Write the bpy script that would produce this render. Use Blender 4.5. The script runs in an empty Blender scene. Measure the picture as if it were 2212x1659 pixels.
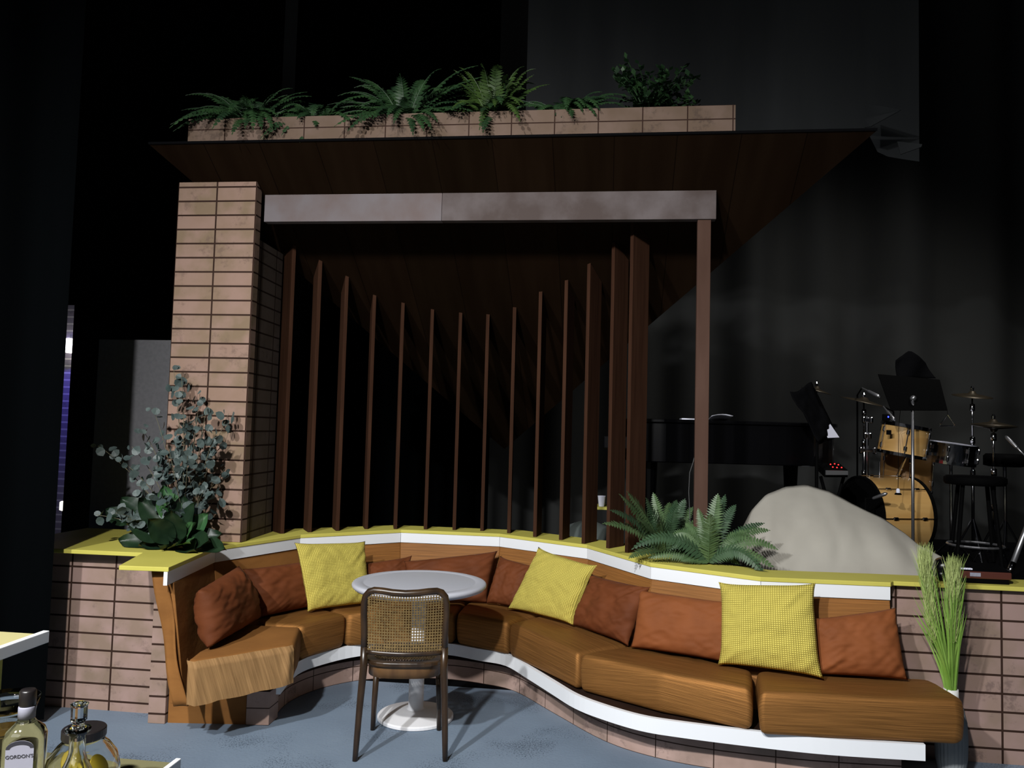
import bpy, bmesh, math, random
from mathutils import Vector, Matrix, noise
random.seed(7)
scn = bpy.context.scene
COL = scn.collection
PI = math.pi
# ------------------------------------------------------------------ camera numbers (the stage set is axis aligned, the camera is turned 7 degrees)
FPX, CAMH, PITCH, ROLL, YAW = 1720.0, 1.577, math.radians(3.3), math.radians(1.5), math.radians(7)
_f = Vector((0, math.cos(PITCH), math.sin(PITCH))); _u0 = Vector((0, -math.sin(PITCH), math.cos(PITCH))); _r0 = Vector((1, 0, 0))
_r = _r0*math.cos(ROLL)+_u0*math.sin(ROLL); _u = -_r0*math.sin(ROLL)+_u0*math.cos(ROLL)
def ray(px, py):
    d = _f+_r*((px-1106)/FPX)-_u*((py-829.5)/FPX)
    return d
def turn(v):
    c, s = math.cos(YAW), math.sin(YAW)
    return Vector((v.x*c-v.y*s, v.x*s+v.y*c, v.z))
def at(px, py, d):          # point of the place seen at a pixel, d metres ahead of the camera
    r = ray(px, py); r = r*(d/r.y); r = turn(r); r.z += CAMH
    return r
def onz(px, py, z):         # same, on a level surface of height z
    r = ray(px, py); r = r*((z-CAMH)/r.z); r = turn(r); r.z = z
    return r
def roof_z(y): return 2.785-0.66*(y-4.93)

# ------------------------------------------------------------------ helpers
def tag(o, label=None, cat=None, group=None, kind=None):
    if label: o['label'] = label
    if cat: o['category'] = cat
    if group: o['group'] = group
    if kind: o['kind'] = kind
    return o
def empty(name, loc, label, cat, group=None, rz=0):
    o = bpy.data.objects.new(name, None); COL.objects.link(o)
    o.location = loc; o.rotation_euler = (0, 0, rz); o.empty_display_size = .1
    return tag(o, label, cat, group)
class MB:
    def __init__(s): s.v = []; s.f = []; s.uv = {}
    def face(s, pts, uv=None):
        b = len(s.v); s.v.extend(Vector(p) for p in pts); s.f.append(tuple(range(b, b+len(pts))))
        if uv: s.uv[len(s.f)-1] = uv
    def box(s, c, size, rz=0, m=None):
        x, y, z = size[0]/2, size[1]/2, size[2]/2
        P = [Vector(p) for p in ((-x,-y,-z),(x,-y,-z),(x,y,-z),(-x,y,-z),(-x,-y,z),(x,-y,z),(x,y,z),(-x,y,z))]
        R = m if m is not None else Matrix.Rotation(rz, 3, 'Z')
        P = [R @ p+Vector(c) for p in P]; b = len(s.v); s.v.extend(P)
        sx, sy, sz = size
        for q, (w, h) in (((0,3,2,1),(sx,sy)),((4,5,6,7),(sx,sy)),((0,1,5,4),(sx,sz)),((1,2,6,5),(sy,sz)),((2,3,7,6),(sx,sz)),((3,0,4,7),(sy,sz))):
            s.f.append(tuple(b+i for i in q)); s.uv[len(s.f)-1] = [(0,0),(w,0),(w,h),(0,h)]
        return s
    def prism(s, poly, z0, z1, u0=0, ztop=None, zbot=None, caps=True):   # poly counter-clockwise in plan
        n = len(poly)
        zt = ztop or (lambda x, y: z1); zb = zbot or (lambda x, y: z0)
        u = u0; b = len(s.v)
        for p in poly: s.v.append(Vector((p[0], p[1], zb(*p[:2]))))
        for p in poly: s.v.append(Vector((p[0], p[1], zt(*p[:2]))))
        for i in range(n):
            j = (i+1) % n; L = math.dist(poly[i][:2], poly[j][:2])
            s.f.append((b+i, b+j, b+n+j, b+n+i))
            s.uv[len(s.f)-1] = [(u, s.v[b+i].z), (u+L, s.v[b+j].z), (u+L, s.v[b+n+j].z), (u, s.v[b+n+i].z)]
            u += L
        if caps:
            s.f.append(tuple(b+n+i for i in range(n))); s.uv[len(s.f)-1] = [(p[0], p[1]) for p in poly]
            s.f.append(tuple(b+i for i in reversed(range(n)))); s.uv[len(s.f)-1] = [(p[0], p[1]) for p in reversed(poly)]
        return s
    def tube(s, path, r, n=8, cap=True):
        path = [Vector(p) for p in path]; rr = r if isinstance(r, (list, tuple)) else [r]*len(path)
        rings = []; up = None
        for i, p in enumerate(path):
            t = (path[min(i+1, len(path)-1)]-path[max(i-1, 0)])
            t = t.normalized() if t.length > 1e-9 else Vector((0,0,1))
            if up is None:
                up = Vector((0,0,1)) if abs(t.z) < .9 else Vector((1,0,0))
            a = t.cross(up)
            a = a.normalized() if a.length > 1e-6 else t.orthogonal().normalized()
            up = a.cross(t).normalized(); b = len(s.v)
            for k in range(n):
                w = 2*PI*k/n; s.v.append(p+a*math.cos(w)*rr[i]+up*math.sin(w)*rr[i])
            rings.append(b)
        for i in range(len(rings)-1):
            for k in range(n):
                l = (k+1) % n; s.f.append((rings[i]+k, rings[i]+l, rings[i+1]+l, rings[i+1]+k))
        if cap:
            s.f.append(tuple(rings[0]+k for k in reversed(range(n)))); s.f.append(tuple(rings[-1]+k for k in range(n)))
        return s
    def lathe(s, prof, c=(0,0,0), n=32, m=None, close=True):    # prof: (r, z) from bottom to top
        rings = []; c = Vector(c)
        for r, z in prof:
            b = len(s.v)
            for k in range(n):
                w = 2*PI*k/n; p = Vector((math.cos(w)*r, math.sin(w)*r, z))
                s.v.append((m @ p if m is not None else p)+c)
            rings.append(b)
        for i in range(len(rings)-1):
            for k in range(n):
                l = (k+1) % n; s.f.append((rings[i]+k, rings[i]+l, rings[i+1]+l, rings[i+1]+k))
                s.uv[len(s.f)-1] = [(k/n, i), ((k+1)/n, i), ((k+1)/n, i+1), (k/n, i+1)]
        if close:
            s.f.append(tuple(rings[0]+k for k in reversed(range(n)))); s.f.append(tuple(rings[-1]+k for k in range(n)))
        return s
    def grid(s, fn, nu, nv, uv=None):
        b = len(s.v)
        for j in range(nv+1):
            for i in range(nu+1): s.v.append(Vector(fn(i/nu, j/nv)))
        w = nu+1; uv = uv or (lambda a, c: (a, c))
        for j in range(nv):
            for i in range(nu):
                s.f.append((b+j*w+i, b+j*w+i+1, b+(j+1)*w+i+1, b+(j+1)*w+i))
                s.uv[len(s.f)-1] = [uv(i/nu, j/nv), uv((i+1)/nu, j/nv), uv((i+1)/nu, (j+1)/nv), uv(i/nu, (j+1)/nv)]
        return s
    def build(s, name, m, parent=None, smooth=False, bevel=0, seg=2, solid=0, tri=False, merge=False, local=False, sub=0):
        me = bpy.data.meshes.new(name)
        root = parent
        while root is not None and root.parent is not None: root = root.parent
        if root is not None and not local: off = Vector(root.location)
        elif parent is None and not local:
            xs = [p.x for p in s.v]; ys = [p.y for p in s.v]; off = Vector(((min(xs)+max(xs))/2, (min(ys)+max(ys))/2, min(p.z for p in s.v)))
        else: off = Vector((0,0,0))
        me.from_pydata([p-off for p in s.v], [], s.f)
        uvl = me.uv_layers.new(name='uv')
        for pi, poly in enumerate(me.polygons):
            q = s.uv.get(pi)
            if q:
                for k, li in enumerate(poly.loop_indices): uvl.data[li].uv = q[k]
            poly.use_smooth = smooth
        if tri or merge:
            bm = bmesh.new(); bm.from_mesh(me)
            if merge: bmesh.ops.remove_doubles(bm, verts=bm.verts, dist=1e-5)
            if tri: bmesh.ops.triangulate(bm, faces=[f for f in bm.faces if len(f.verts) > 4])
            bmesh.ops.recalc_face_normals(bm, faces=bm.faces)
            bm.to_mesh(me); bm.free()
        me.materials.append(m)
        o = bpy.data.objects.new(name, me); COL.objects.link(o)
        if parent is not None: o.parent = parent
        elif not local: o.location = off
        if solid: k = o.modifiers.new('solid', 'SOLIDIFY'); k.thickness = solid; k.offset = 0
        if bevel:
            k = o.modifiers.new('bevel', 'BEVEL'); k.width = bevel; k.segments = seg; k.limit_method = 'ANGLE'; k.angle_limit = math.radians(35); k.harden_normals = False
        if sub: k = o.modifiers.new('sub', 'SUBSURF'); k.levels = sub; k.render_levels = sub
        return o
def bez(p0, p1, p2, n):
    p0, p1, p2 = Vector(p0), Vector(p1), Vector(p2)
    return [(1-t)**2*p0+2*t*(1-t)*p1+t*t*p2 for t in (i/n for i in range(n+1))]
def catmull(P, k=6):
    P = [Vector((p[0], p[1], 0)) for p in P]; out = []
    for i in range(len(P)-1):
        a, b, c, d = P[max(i-1,0)], P[i], P[i+1], P[min(i+2, len(P)-1)]
        for j in range(k):
            t = j/k
            out.append(.5*((2*b)+(c-a)*t+(2*a-5*b+4*c-d)*t*t+(3*b-a-3*c+d)*t**3))
    out.append(P[-1]); return [(p.x, p.y) for p in out]
def offs(P, d):             # mitred offset of an open plan polyline, positive to its right
    P = [Vector(p[:2]) for p in P]; out = []
    for i in range(len(P)):
        ns = []
        for a, b in ((i-1, i), (i, i+1)):
            if a >= 0 and b < len(P):
                t = (P[b]-P[a]).normalized(); ns.append(Vector((t.y, -t.x)))
        n = sum(ns, Vector((0,0))).normalized(); k = 1/max(.5, n.dot(ns[0]))
        q = P[i]+n*d*k; out.append((q.x, q.y))
    return out

# ------------------------------------------------------------------ materials
def nt(name):
    m = bpy.data.materials.new(name); m.use_nodes = True; t = m.node_tree; t.nodes.clear()
    out = t.nodes.new('ShaderNodeOutputMaterial'); b = t.nodes.new('ShaderNodeBsdfPrincipled')
    t.links.new(b.outputs[0], out.inputs[0]); return m, t, b, out
def N(t, kind, **kw):
    n = t.nodes.new(kind)
    for k, v in kw.items():
        if k.startswith('i_'): n.inputs[k[2:].replace('_', ' ')].default_value = v
        else: setattr(n, k, v)
    return n
def rgba(c): return (c[0], c[1], c[2], 1)
def coords(t, src='Object', scale=(1,1,1)):
    tc = N(t, 'ShaderNodeTexCoord'); mp = N(t, 'ShaderNodeMapping'); mp.inputs['Scale'].default_value = scale
    t.links.new(tc.outputs[src], mp.inputs[0]); return mp.outputs[0]
def pm(name, c, rough=.6, metal=0, spec=.5, var=None, bump=None, src='Object', sheen=0):
    """var: (noise scale xyz, second colour, contrast lo, hi) ; bump: (scale xyz, strength)"""
    m, t, b, out = nt(name)
    b.inputs['Base Color'].default_value = rgba(c); b.inputs['Roughness'].default_value = rough; b.inputs['Metallic'].default_value = metal
    b.inputs['Specular IOR Level'].default_value = spec
    if sheen: b.inputs['Sheen Weight'].default_value = sheen
    if var:
        sc, c2, lo, hi = var
        n = N(t, 'ShaderNodeTexNoise'); n.inputs['Scale'].default_value = 1; n.inputs['Detail'].default_value = 6
        t.links.new(coords(t, src, sc), n.inputs['Vector'])
        r = N(t, 'ShaderNodeValToRGB'); r.color_ramp.elements[0].position = lo; r.color_ramp.elements[1].position = hi
        r.color_ramp.elements[0].color = rgba(c); r.color_ramp.elements[1].color = rgba(c2)
        t.links.new(n.outputs['Fac'], r.inputs[0]); t.links.new(r.outputs[0], b.inputs['Base Color'])
    if bump:
        sc, st = bump
        n = N(t, 'ShaderNodeTexNoise'); n.inputs['Scale'].default_value = 1; n.inputs['Detail'].default_value = 5
        t.links.new(coords(t, src, sc), n.inputs['Vector'])
        k = N(t, 'ShaderNodeBump'); k.inputs['Strength'].default_value = st; k.inputs['Distance'].default_value = .01
        t.links.new(n.outputs['Fac'], k.inputs['Height']); t.links.new(k.outputs[0], b.inputs['Normal'])
    return m
def brick_mat(name, c1, c2, c3, mortar, bw=.25, rh=.089, ms=.0028, grime=.55, ou=0, ov=0, k=.84):
    c1, c2, c3 = [[q*k for q in c] for c in (c1, c2, c3)]
    m, t, b, out = nt(name)
    tc = N(t, 'ShaderNodeTexCoord'); mp = N(t, 'ShaderNodeMapping'); mp.inputs['Location'].default_value = (ou, ov, 0)
    t.links.new(tc.outputs['UV'], mp.inputs[0]); vec = mp.outputs[0]
    br = N(t, 'ShaderNodeTexBrick', offset=0.0, squash=1.0); br.inputs['Scale'].default_value = 1
    br.inputs['Mortar Size'].default_value = ms; br.inputs['Mortar Smooth'].default_value = .1; br.inputs['Bias'].default_value = 0
    br.inputs['Brick Width'].default_value = bw; br.inputs['Row Height'].default_value = rh
    br.inputs['Color1'].default_value = rgba(c1); br.inputs['Color2'].default_value = rgba(c2); br.inputs['Mortar'].default_value = rgba(mortar)
    t.links.new(vec, br.inputs['Vector'])
    n1 = N(t, 'ShaderNodeTexNoise'); n1.inputs['Scale'].default_value = 6; n1.inputs['Detail'].default_value = 3
    t.links.new(vec, n1.inputs['Vector'])
    mx = N(t, 'ShaderNodeMix', data_type='RGBA'); r1 = N(t, 'ShaderNodeMapRange'); r1.inputs[1].default_value = .4; r1.inputs[2].default_value = .65
    t.links.new(n1.outputs['Fac'], r1.inputs[0]); t.links.new(r1.outputs[0], mx.inputs[0]); t.links.new(br.outputs['Color'], mx.inputs[6]); mx.inputs[7].default_value = rgba(c3)
    n2 = N(t, 'ShaderNodeTexNoise'); n2.inputs['Scale'].default_value = 26; n2.inputs['Detail'].default_value = 8; n2.inputs['Roughness'].default_value = .7
    n3 = N(t, 'ShaderNodeTexNoise'); n3.inputs['Scale'].default_value = 4.3; n3.inputs['Detail'].default_value = 2
    t.links.new(vec, n2.inputs['Vector']); t.links.new(vec, n3.inputs['Vector'])
    ml = N(t, 'ShaderNodeMath', operation='MULTIPLY'); t.links.new(n2.outputs['Fac'], ml.inputs[0]); t.links.new(n3.outputs['Fac'], ml.inputs[1])
    r2 = N(t, 'ShaderNodeMapRange'); r2.inputs[1].default_value = .29; r2.inputs[2].default_value = .37; r2.inputs[4].default_value = grime
    t.links.new(ml.outputs[0], r2.inputs[0])
    m2 = N(t, 'ShaderNodeMix', data_type='RGBA'); t.links.new(r2.outputs[0], m2.inputs[0]); t.links.new(mx.outputs[2], m2.inputs[6]); m2.inputs[7].default_value = rgba([q*.5 for q in c3])
    m3 = N(t, 'ShaderNodeMix', data_type='RGBA'); t.links.new(br.outputs['Fac'], m3.inputs[0]); t.links.new(m2.outputs[2], m3.inputs[6]); m3.inputs[7].default_value = rgba(mortar)
    t.links.new(m3.outputs[2], b.inputs['Base Color']); b.inputs['Roughness'].default_value = .85; b.inputs['Specular IOR Level'].default_value = .2
    k = N(t, 'ShaderNodeBump'); k.inputs['Strength'].default_value = .6; k.inputs['Distance'].default_value = .006; k.invert = True
    t.links.new(br.outputs['Fac'], k.inputs['Height']); t.links.new(k.outputs[0], b.inputs['Normal'])
    return m
def streak_mat(name, c1, c2, su, sv, bump=.25, rough=.75):       # fabric with fine woven streaks along u
    m = pm(name, c1, rough, spec=.25, var=((su, sv, 1), c2, .32, .66), src='UV', bump=((su*1.5, sv*1.6, 1), bump)); return m
def waffle_mat(name, c, dark, n=46):
    m, t, b, out = nt(name)
    v = coords(t, 'UV', (n, n, 1)); fr = N(t, 'ShaderNodeVectorMath', operation='FRACTION'); t.links.new(v, fr.inputs[0])
    sb = N(t, 'ShaderNodeVectorMath', operation='SUBTRACT'); sb.inputs[1].default_value = (.5, .5, 0); t.links.new(fr.outputs[0], sb.inputs[0])
    ab = N(t, 'ShaderNodeVectorMath', operation='ABSOLUTE'); t.links.new(sb.outputs[0], ab.inputs[0])
    sp = N(t, 'ShaderNodeSeparateXYZ'); t.links.new(ab.outputs[0], sp.inputs[0])
    mx = N(t, 'ShaderNodeMath', operation='MAXIMUM'); t.links.new(sp.outputs[0], mx.inputs[0]); t.links.new(sp.outputs[1], mx.inputs[1])
    mr = N(t, 'ShaderNodeMapRange'); mr.inputs[1].default_value = .3; mr.inputs[2].default_value = .5; t.links.new(mx.outputs[0], mr.inputs[0])
    mc = N(t, 'ShaderNodeMix', data_type='RGBA'); t.links.new(mr.outputs[0], mc.inputs[0]); mc.inputs[6].default_value = rgba(c); mc.inputs[7].default_value = rgba(dark)
    t.links.new(mc.outputs[2], b.inputs['Base Color']); b.inputs['Roughness'].default_value = .9; b.inputs['Specular IOR Level'].default_value = .15
    k = N(t, 'ShaderNodeBump'); k.invert = True; k.inputs['Strength'].default_value = .7; k.inputs['Distance'].default_value = .008
    t.links.new(mr.outputs[0], k.inputs['Height']); t.links.new(k.outputs[0], b.inputs['Normal']); return m
def cane_mat(name, c, nu, nv, hole=.3):
    m, t, b, out = nt(name)
    v = coords(t, 'UV', (nu, nv, 1)); fr = N(t, 'ShaderNodeVectorMath', operation='FRACTION'); t.links.new(v, fr.inputs[0])
    sb = N(t, 'ShaderNodeVectorMath', operation='SUBTRACT'); sb.inputs[1].default_value = (.5, .5, 0); t.links.new(fr.outputs[0], sb.inputs[0])
    ln = N(t, 'ShaderNodeVectorMath', operation='LENGTH'); t.links.new(sb.outputs[0], ln.inputs[0])
    lt = N(t, 'ShaderNodeMath', operation='LESS_THAN'); lt.inputs[1].default_value = hole; t.links.new(ln.outputs['Value'], lt.inputs[0])
    tr = N(t, 'ShaderNodeBsdfTransparent'); ms = N(t, 'ShaderNodeMixShader')
    t.links.new(lt.outputs[0], ms.inputs[0]); t.links.new(b.outputs[0], ms.inputs[1]); t.links.new(tr.outputs[0], ms.inputs[2]); t.links.new(ms.outputs[0], out.inputs[0])
    n = N(t, 'ShaderNodeTexNoise'); n.inputs['Scale'].default_value = 60; t.links.new(coords(t), n.inputs['Vector'])
    r = N(t, 'ShaderNodeValToRGB'); r.color_ramp.elements[0].color = rgba([q*.55 for q in c]); r.color_ramp.elements[1].color = rgba(c)
    r.color_ramp.elements[0].position = .3; r.color_ramp.elements[1].position = .6
    t.links.new(n.outputs['Fac'], r.inputs[0]); t.links.new(r.outputs[0], b.inputs['Base Color']); b.inputs['Roughness'].default_value = .6; return m
def emit(name, c, s):
    m, t, b, out = nt(name); b.inputs['Base Color'].default_value = rgba(c); b.inputs['Emission Color'].default_value = rgba(c); b.inputs['Emission Strength'].default_value = s; return m
def glass(name, c=(1,1,1), rough=.02, ior=1.45):
    m, t, b, out = nt(name); b.inputs['Base Color'].default_value = rgba(c); b.inputs['Transmission Weight'].default_value = 1; b.inputs['Roughness'].default_value = rough; b.inputs['IOR'].default_value = ior; return m
def leaf_mat(name, c, c2, rough=.5, trans=.15):
    m = pm(name, c, rough, spec=.4, var=((9,9,9), c2, .35, .65)); b = [n for n in m.node_tree.nodes if n.type == 'BSDF_PRINCIPLED'][0]
    b.inputs['Subsurface Weight'].default_value = 0; return m

M = {}
M['floor'] = pm('floor_blue_paint', (.155,.203,.268), .6, spec=.25, var=((2.2,2.2,2), (.185,.24,.31), .35, .7), bump=((60,60,60), .15))
def speckle(m):
    t = m.node_tree; b = [n for n in t.nodes if n.type == 'BSDF_PRINCIPLED'][0]; src = b.inputs['Base Color'].links[0].from_socket
    n = N(t, 'ShaderNodeTexNoise'); n.inputs['Scale'].default_value = 120; n.inputs['Detail'].default_value = 4
    n2 = N(t, 'ShaderNodeTexNoise'); n2.inputs['Scale'].default_value = 2.5
    c = coords(t); t.links.new(c, n.inputs['Vector']); t.links.new(c, n2.inputs['Vector'])
    ml = N(t, 'ShaderNodeMath', operation='MULTIPLY'); t.links.new(n.outputs['Fac'], ml.inputs[0]); t.links.new(n2.outputs['Fac'], ml.inputs[1])
    r = N(t, 'ShaderNodeMapRange'); r.inputs[1].default_value = .315; r.inputs[2].default_value = .37; r.inputs[4].default_value = .75; t.links.new(ml.outputs[0], r.inputs[0])
    x = N(t, 'ShaderNodeMix', data_type='RGBA'); t.links.new(r.outputs[0], x.inputs[0]); t.links.new(src, x.inputs[6]); x.inputs[7].default_value = (.06,.08,.11,1)
    t.links.new(x.outputs[2], b.inputs['Base Color'])
speckle(M['floor'])
M['black'] = pm('stage_black', (.004,.004,.0045), .95, spec=0)
M['drape'] = pm('black_drape', (.026,.027,.027), .95, spec=0, var=((1.2,1.2,.2), (.033,.034,.033), .4, .6))
M['drape_leg'] = pm('black_drape_leg', (.0016,.0020,.0023), 1, spec=0)
M['drape_grey'] = pm('dark_grey_drape', (.024,.0255,.0265), .95, spec=0, var=((2,2,.3), (.032,.034,.035), .4, .6))
M['brick'] = brick_mat('painted_brick', (.345,.235,.185), (.255,.185,.135), (.39,.265,.23), (.030,.014,.009), bw=.26, ms=.0054, ov=.039)
M['brick_right'] = brick_mat('painted_brick_right', (.345,.235,.19), (.265,.19,.145), (.37,.25,.22), (.030,.014,.009), bw=.25, ms=.0054, ov=.018, grime=.7)
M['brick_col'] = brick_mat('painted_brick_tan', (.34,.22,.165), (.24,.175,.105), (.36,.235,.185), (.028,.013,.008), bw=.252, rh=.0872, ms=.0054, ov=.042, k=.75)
M['brick_side'] = brick_mat('painted_brick_shaded', (.20,.155,.125), (.16,.125,.10), (.21,.165,.14), (.02,.010,.006), bw=.252, rh=.0872, ms=.0054, ov=.042, k=.55)  # darker copy of the pier brick, with the unlit side's shade in the colour
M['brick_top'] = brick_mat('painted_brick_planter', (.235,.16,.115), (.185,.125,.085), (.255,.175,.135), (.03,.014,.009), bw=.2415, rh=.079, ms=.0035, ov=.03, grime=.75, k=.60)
M['brick_kick'] = brick_mat('painted_brick_kick', (.34,.23,.19), (.26,.19,.155), (.40,.28,.24), (.05,.028,.02), bw=.28, rh=.088, grime=.9, k=1.0)
M['yellow'] = pm('yellow_paint', (.50,.455,.088), .55, spec=.3, var=((3,3,3), (.54,.49,.10), .4, .6))
M['white'] = pm('white_paint', (.74,.76,.79), .45, spec=.4)
M['orange'] = streak_mat('orange_woven_cloth', (.17,.070,.018), (.285,.120,.030), 3.2, 190, .2, .62)
M['seat'] = streak_mat('orange_satin_cloth', (.185,.082,.022), (.34,.155,.043), 3.2, 190, .25, .6)
[n for n in M['seat'].node_tree.nodes if n.type == 'BSDF_PRINCIPLED'][0].inputs['Metallic'].default_value = .68
M['orange_front'] = streak_mat('orange_woven_cloth_draped', (.22,.120,.046), (.31,.175,.070), 60, 2.0, .4)
M['orange_plain'] = pm('orange_cloth', (.245,.104,.026), .8, spec=.2, var=((3,3,9), (.185,.076,.019), .35, .65), bump=((5,5,9), .5))
M['rust'] = pm('rust_velvet', (.135,.037,.0105), .75, spec=.2, var=((6,6,6), (.092,.025,.007), .3, .72), bump=((8,8,14), .35))  # velvet colour lowered to carry the shading on the left-hand pillows
M['rust_light'] = pm('rust_velvet_lighter', (.215,.066,.019), .75, spec=.2, var=((6,6,6), (.155,.046,.013), .3, .72), bump=((8,8,14), .35))
M['waffle'] = waffle_mat('yellow_waffle', (.615,.52,.115), (.45,.37,.06), 44)
M['brown'] = pm('brown_stain', (.024,.011,.007), .7, spec=.2, var=((14,14,1.2), (.016,.007,.004), .35, .65))
M['fin'] = pm('fin_brown', (.046,.0205,.0115), .8, spec=.05, var=((30,30,2), (.031,.0135,.0075), .35, .65))
M['post'] = pm('post_brown', (.080,.044,.032), .75, spec=.1, var=((9,9,1.4), (.056,.029,.020), .35, .65))
M['beam'] = pm('beam_washed', (.155,.137,.142), .7, spec=.1, var=((6,9,5), (.135,.105,.10), .36, .66))
M['beam_r'] = pm('beam_browner_dimmed', (.128,.108,.107), .7, spec=.1, var=((5,9,5), (.074,.056,.051), .3, .62))  # browner wash, also darkened for the light falling off to the right
M['chair'] = pm('dark_bentwood', (.022,.012,.006), .32, spec=.5, var=((20,20,5), (.050,.027,.012), .4, .7))
M['apron'] = pm('bentwood_apron', (.15,.075,.026), .35, spec=.5, var=((30,30,8), (.10,.048,.017), .4, .7))
M['cane_back'] = cane_mat('woven_cane_back', (.165,.105,.034), 29, 21, .31)
M['cane_seat'] = cane_mat('woven_cane_seat', (.16,.10,.035), 30, 30, .24)
M['tabletop'] = pm('white_table', (.47,.48,.53), .4, spec=.4)
M['table'] = pm('white_table_base', (.72,.72,.74), .4, spec=.4)
M['fern'] = leaf_mat('fern_green', (.052,.098,.038), (.090,.148,.060))
M['fern_dark'] = leaf_mat('fern_blue_green', (.027,.060,.029), (.047,.090,.043))
M['fern_top'] = leaf_mat('fern_high_green', (.010,.030,.011), (.026,.066,.020))
M['fern_top2'] = leaf_mat('fern_high_yellow_green', (.020,.045,.010), (.045,.085,.016))
M['euca'] = leaf_mat('eucalyptus_leaf', (.038,.058,.055), (.082,.108,.102))
M['stem'] = pm('stem_brown', (.11,.10,.06), .7)
M['broad'] = leaf_mat('broad_leaf', (.006,.017,.008), (.012,.030,.012), .4)
M['broad2'] = leaf_mat('broad_leaf_light', (.028,.085,.030), (.042,.11,.036), .4)
M['grass'] = leaf_mat('grass_green', (.14,.27,.035), (.20,.34,.06))
M['plume'] = leaf_mat('grass_plume', (.27,.34,.10), (.34,.40,.14))
M['vase'] = pm('grey_ceramic', (.20,.215,.225), .5, spec=.4)
M['vase_rim'] = pm('white_ceramic', (.62,.62,.60), .4)
M['cloth'] = pm('cream_dust_sheet', (.385,.365,.32), .9, spec=.1, var=((2.5,2.5,2.5), (.335,.315,.275), .4, .65), bump=((3,3,3), .4))
M['panel'] = pm('grey_flat_paint', (.175,.175,.190), .8, spec=.1, var=((40,40,40), (.195,.195,.210), .4, .6))
M['gloss'] = pm('piano_black', (.002,.002,.0025), .25, spec=.2)
M['blk'] = pm('black_metal', (.0012,.0012,.0013), .8, spec=.05)
M['blk_cloth'] = pm('black_crumpled_cloth', (.0035,.0035,.004), .95, spec=.02, bump=((12,12,12), .7))
M['chrome'] = pm('chrome', (.75,.75,.78), .12, metal=1)
M['steel'] = pm('dull_steel', (.42,.42,.44), .35, metal=.9)
M['maple'] = pm('maple_shell', (.52,.32,.115), .3, spec=.5, var=((2,2,14), (.44,.25,.08), .35, .65))
M['maple_dk'] = pm('maple_shell_shaded', (.20,.105,.035), .35, spec=.5, var=((2,2,14), (.14,.07,.02), .35, .65))  # maple darkened in colour for the shade below the rack tom
M['brass'] = pm('dark_bronze', (.045,.035,.022), .4, metal=.6)
M['paper'] = pm('paper_white', (.75,.76,.88), .8)
M['lens'] = glass('clear_glass', (.97,.98,.96)); M['gin'] = glass('clear_bottle_glass', (.93,.96,.97), .03)
M['liquid'] = glass('amber_liquid', (.75,.42,.08), .05, 1.33)
M['lemon'] = pm('lemon', (.75,.55,.05), .5); M['bronze_lid'] = pm('black_lid', (.010,.008,.008), .35)
M['label'] = pm('bottle_label', (.26,.26,.32), .6); M['ink'] = pm('label_ink', (.02,.02,.03), .6)
M['cream'] = pm('cream_top', (.42,.38,.18), .7, spec=.2); M['cream_shaded'] = pm('cream_top_shaded', (.13,.12,.06), .7, spec=.2); M['red_wood'] = pm('dark_red_wood', (.075,.022,.015), .4)  # lower bar top: same cream, darkened for the shadow lying on it
M['red_led'] = emit('red_led', (1,.03,.03), 1.2); M['blue_led'] = emit('blue_led', (.03,.05,1), 5); M['lamp'] = emit('lamp_white', (1,.95,.82), 6)
# ================================================================== SETTING
def struct(name, mb, m, **kw):
    o = mb.build(name, m, **kw); return tag(o, kind='structure')
mb = MB(); mb.face([(-6,-3,0),(5,-3,0),(5,4.9,0),(-6,4.9,0)], [(0,0),(9,0),(9,9),(0,9)]); o = struct('floor', mb, M['floor'])
mb = MB(); mb.face([(-9,4.9,0),(8,4.9,0),(8,11.5,0),(-9,11.5,0)]); struct('floor_rear', mb, M['black'])
mb = MB(); mb.box((-.5,11.6,5),(17,.1,10.4)); struct('wall_back', mb, M['black'])
mb = MB(); mb.box((-9.05,4.2,5),(.1,15,10.4)); struct('wall_left', mb, M['black'])
mb = MB(); mb.box((8.05,4.2,5),(.1,15,10.4)); struct('wall_right', mb, M['black'])

def drape(name, pts, z0, z1, m, label, amp=.07, wl=.45, group=None, zb=None, seed=0, kind=None):
    P = [Vector((p[0], p[1])) for p in pts]; L = [0]
    for a, b in zip(P, P[1:]): L.append(L[-1]+(b-a).length)
    n = max(24, int(L[-1]/wl*14)); rnd = random.Random(seed); ph = [rnd.uniform(0, 6) for _ in range(4)]
    def fn(u, v):
        s = u*L[-1]; i = 0
        while i < len(P)-2 and s > L[i+1]: i += 1
        t = (s-L[i])/(L[i+1]-L[i]); p = P[i].lerp(P[i+1], t); d = (P[i+1]-P[i]).normalized(); nn = Vector((d.y, -d.x))
        w = amp*(math.sin(2*PI*s/wl+ph[0]+1.2*math.sin(s*1.1+ph[1]))*.7+.45*math.sin(2*PI*s/(wl*2.3)+ph[2]))*(.75+.25*v)
        lo = zb(u) if zb else z0
        p = p+nn*w; return (p.x, p.y, lo+(z1-lo)*(1-v) if False else lo+(z1-lo)*v)
    b = MB(); b.grid(fn, n, 8); o = b.build(name, m, smooth=True); return tag(o, label, 'curtain', group, kind)
def plan(px, d): p = at(px, 900, d); return (p.x, p.y)
o = drape('stage_curtain', [plan(-420,3.9), plan(134,4.22)], .02, 5.2, M['drape_leg'], 'black floor length curtain hanging nearest, left of the brick parapet', .06, .34, seed=3)
drape('stage_curtain', [plan(147,7.6), plan(420,8.2), plan(700,8.9)], .02, 9.6, M['drape_leg'], 'black curtain behind the grey flat and the leafy plants', .05, .6, seed=5)
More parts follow.
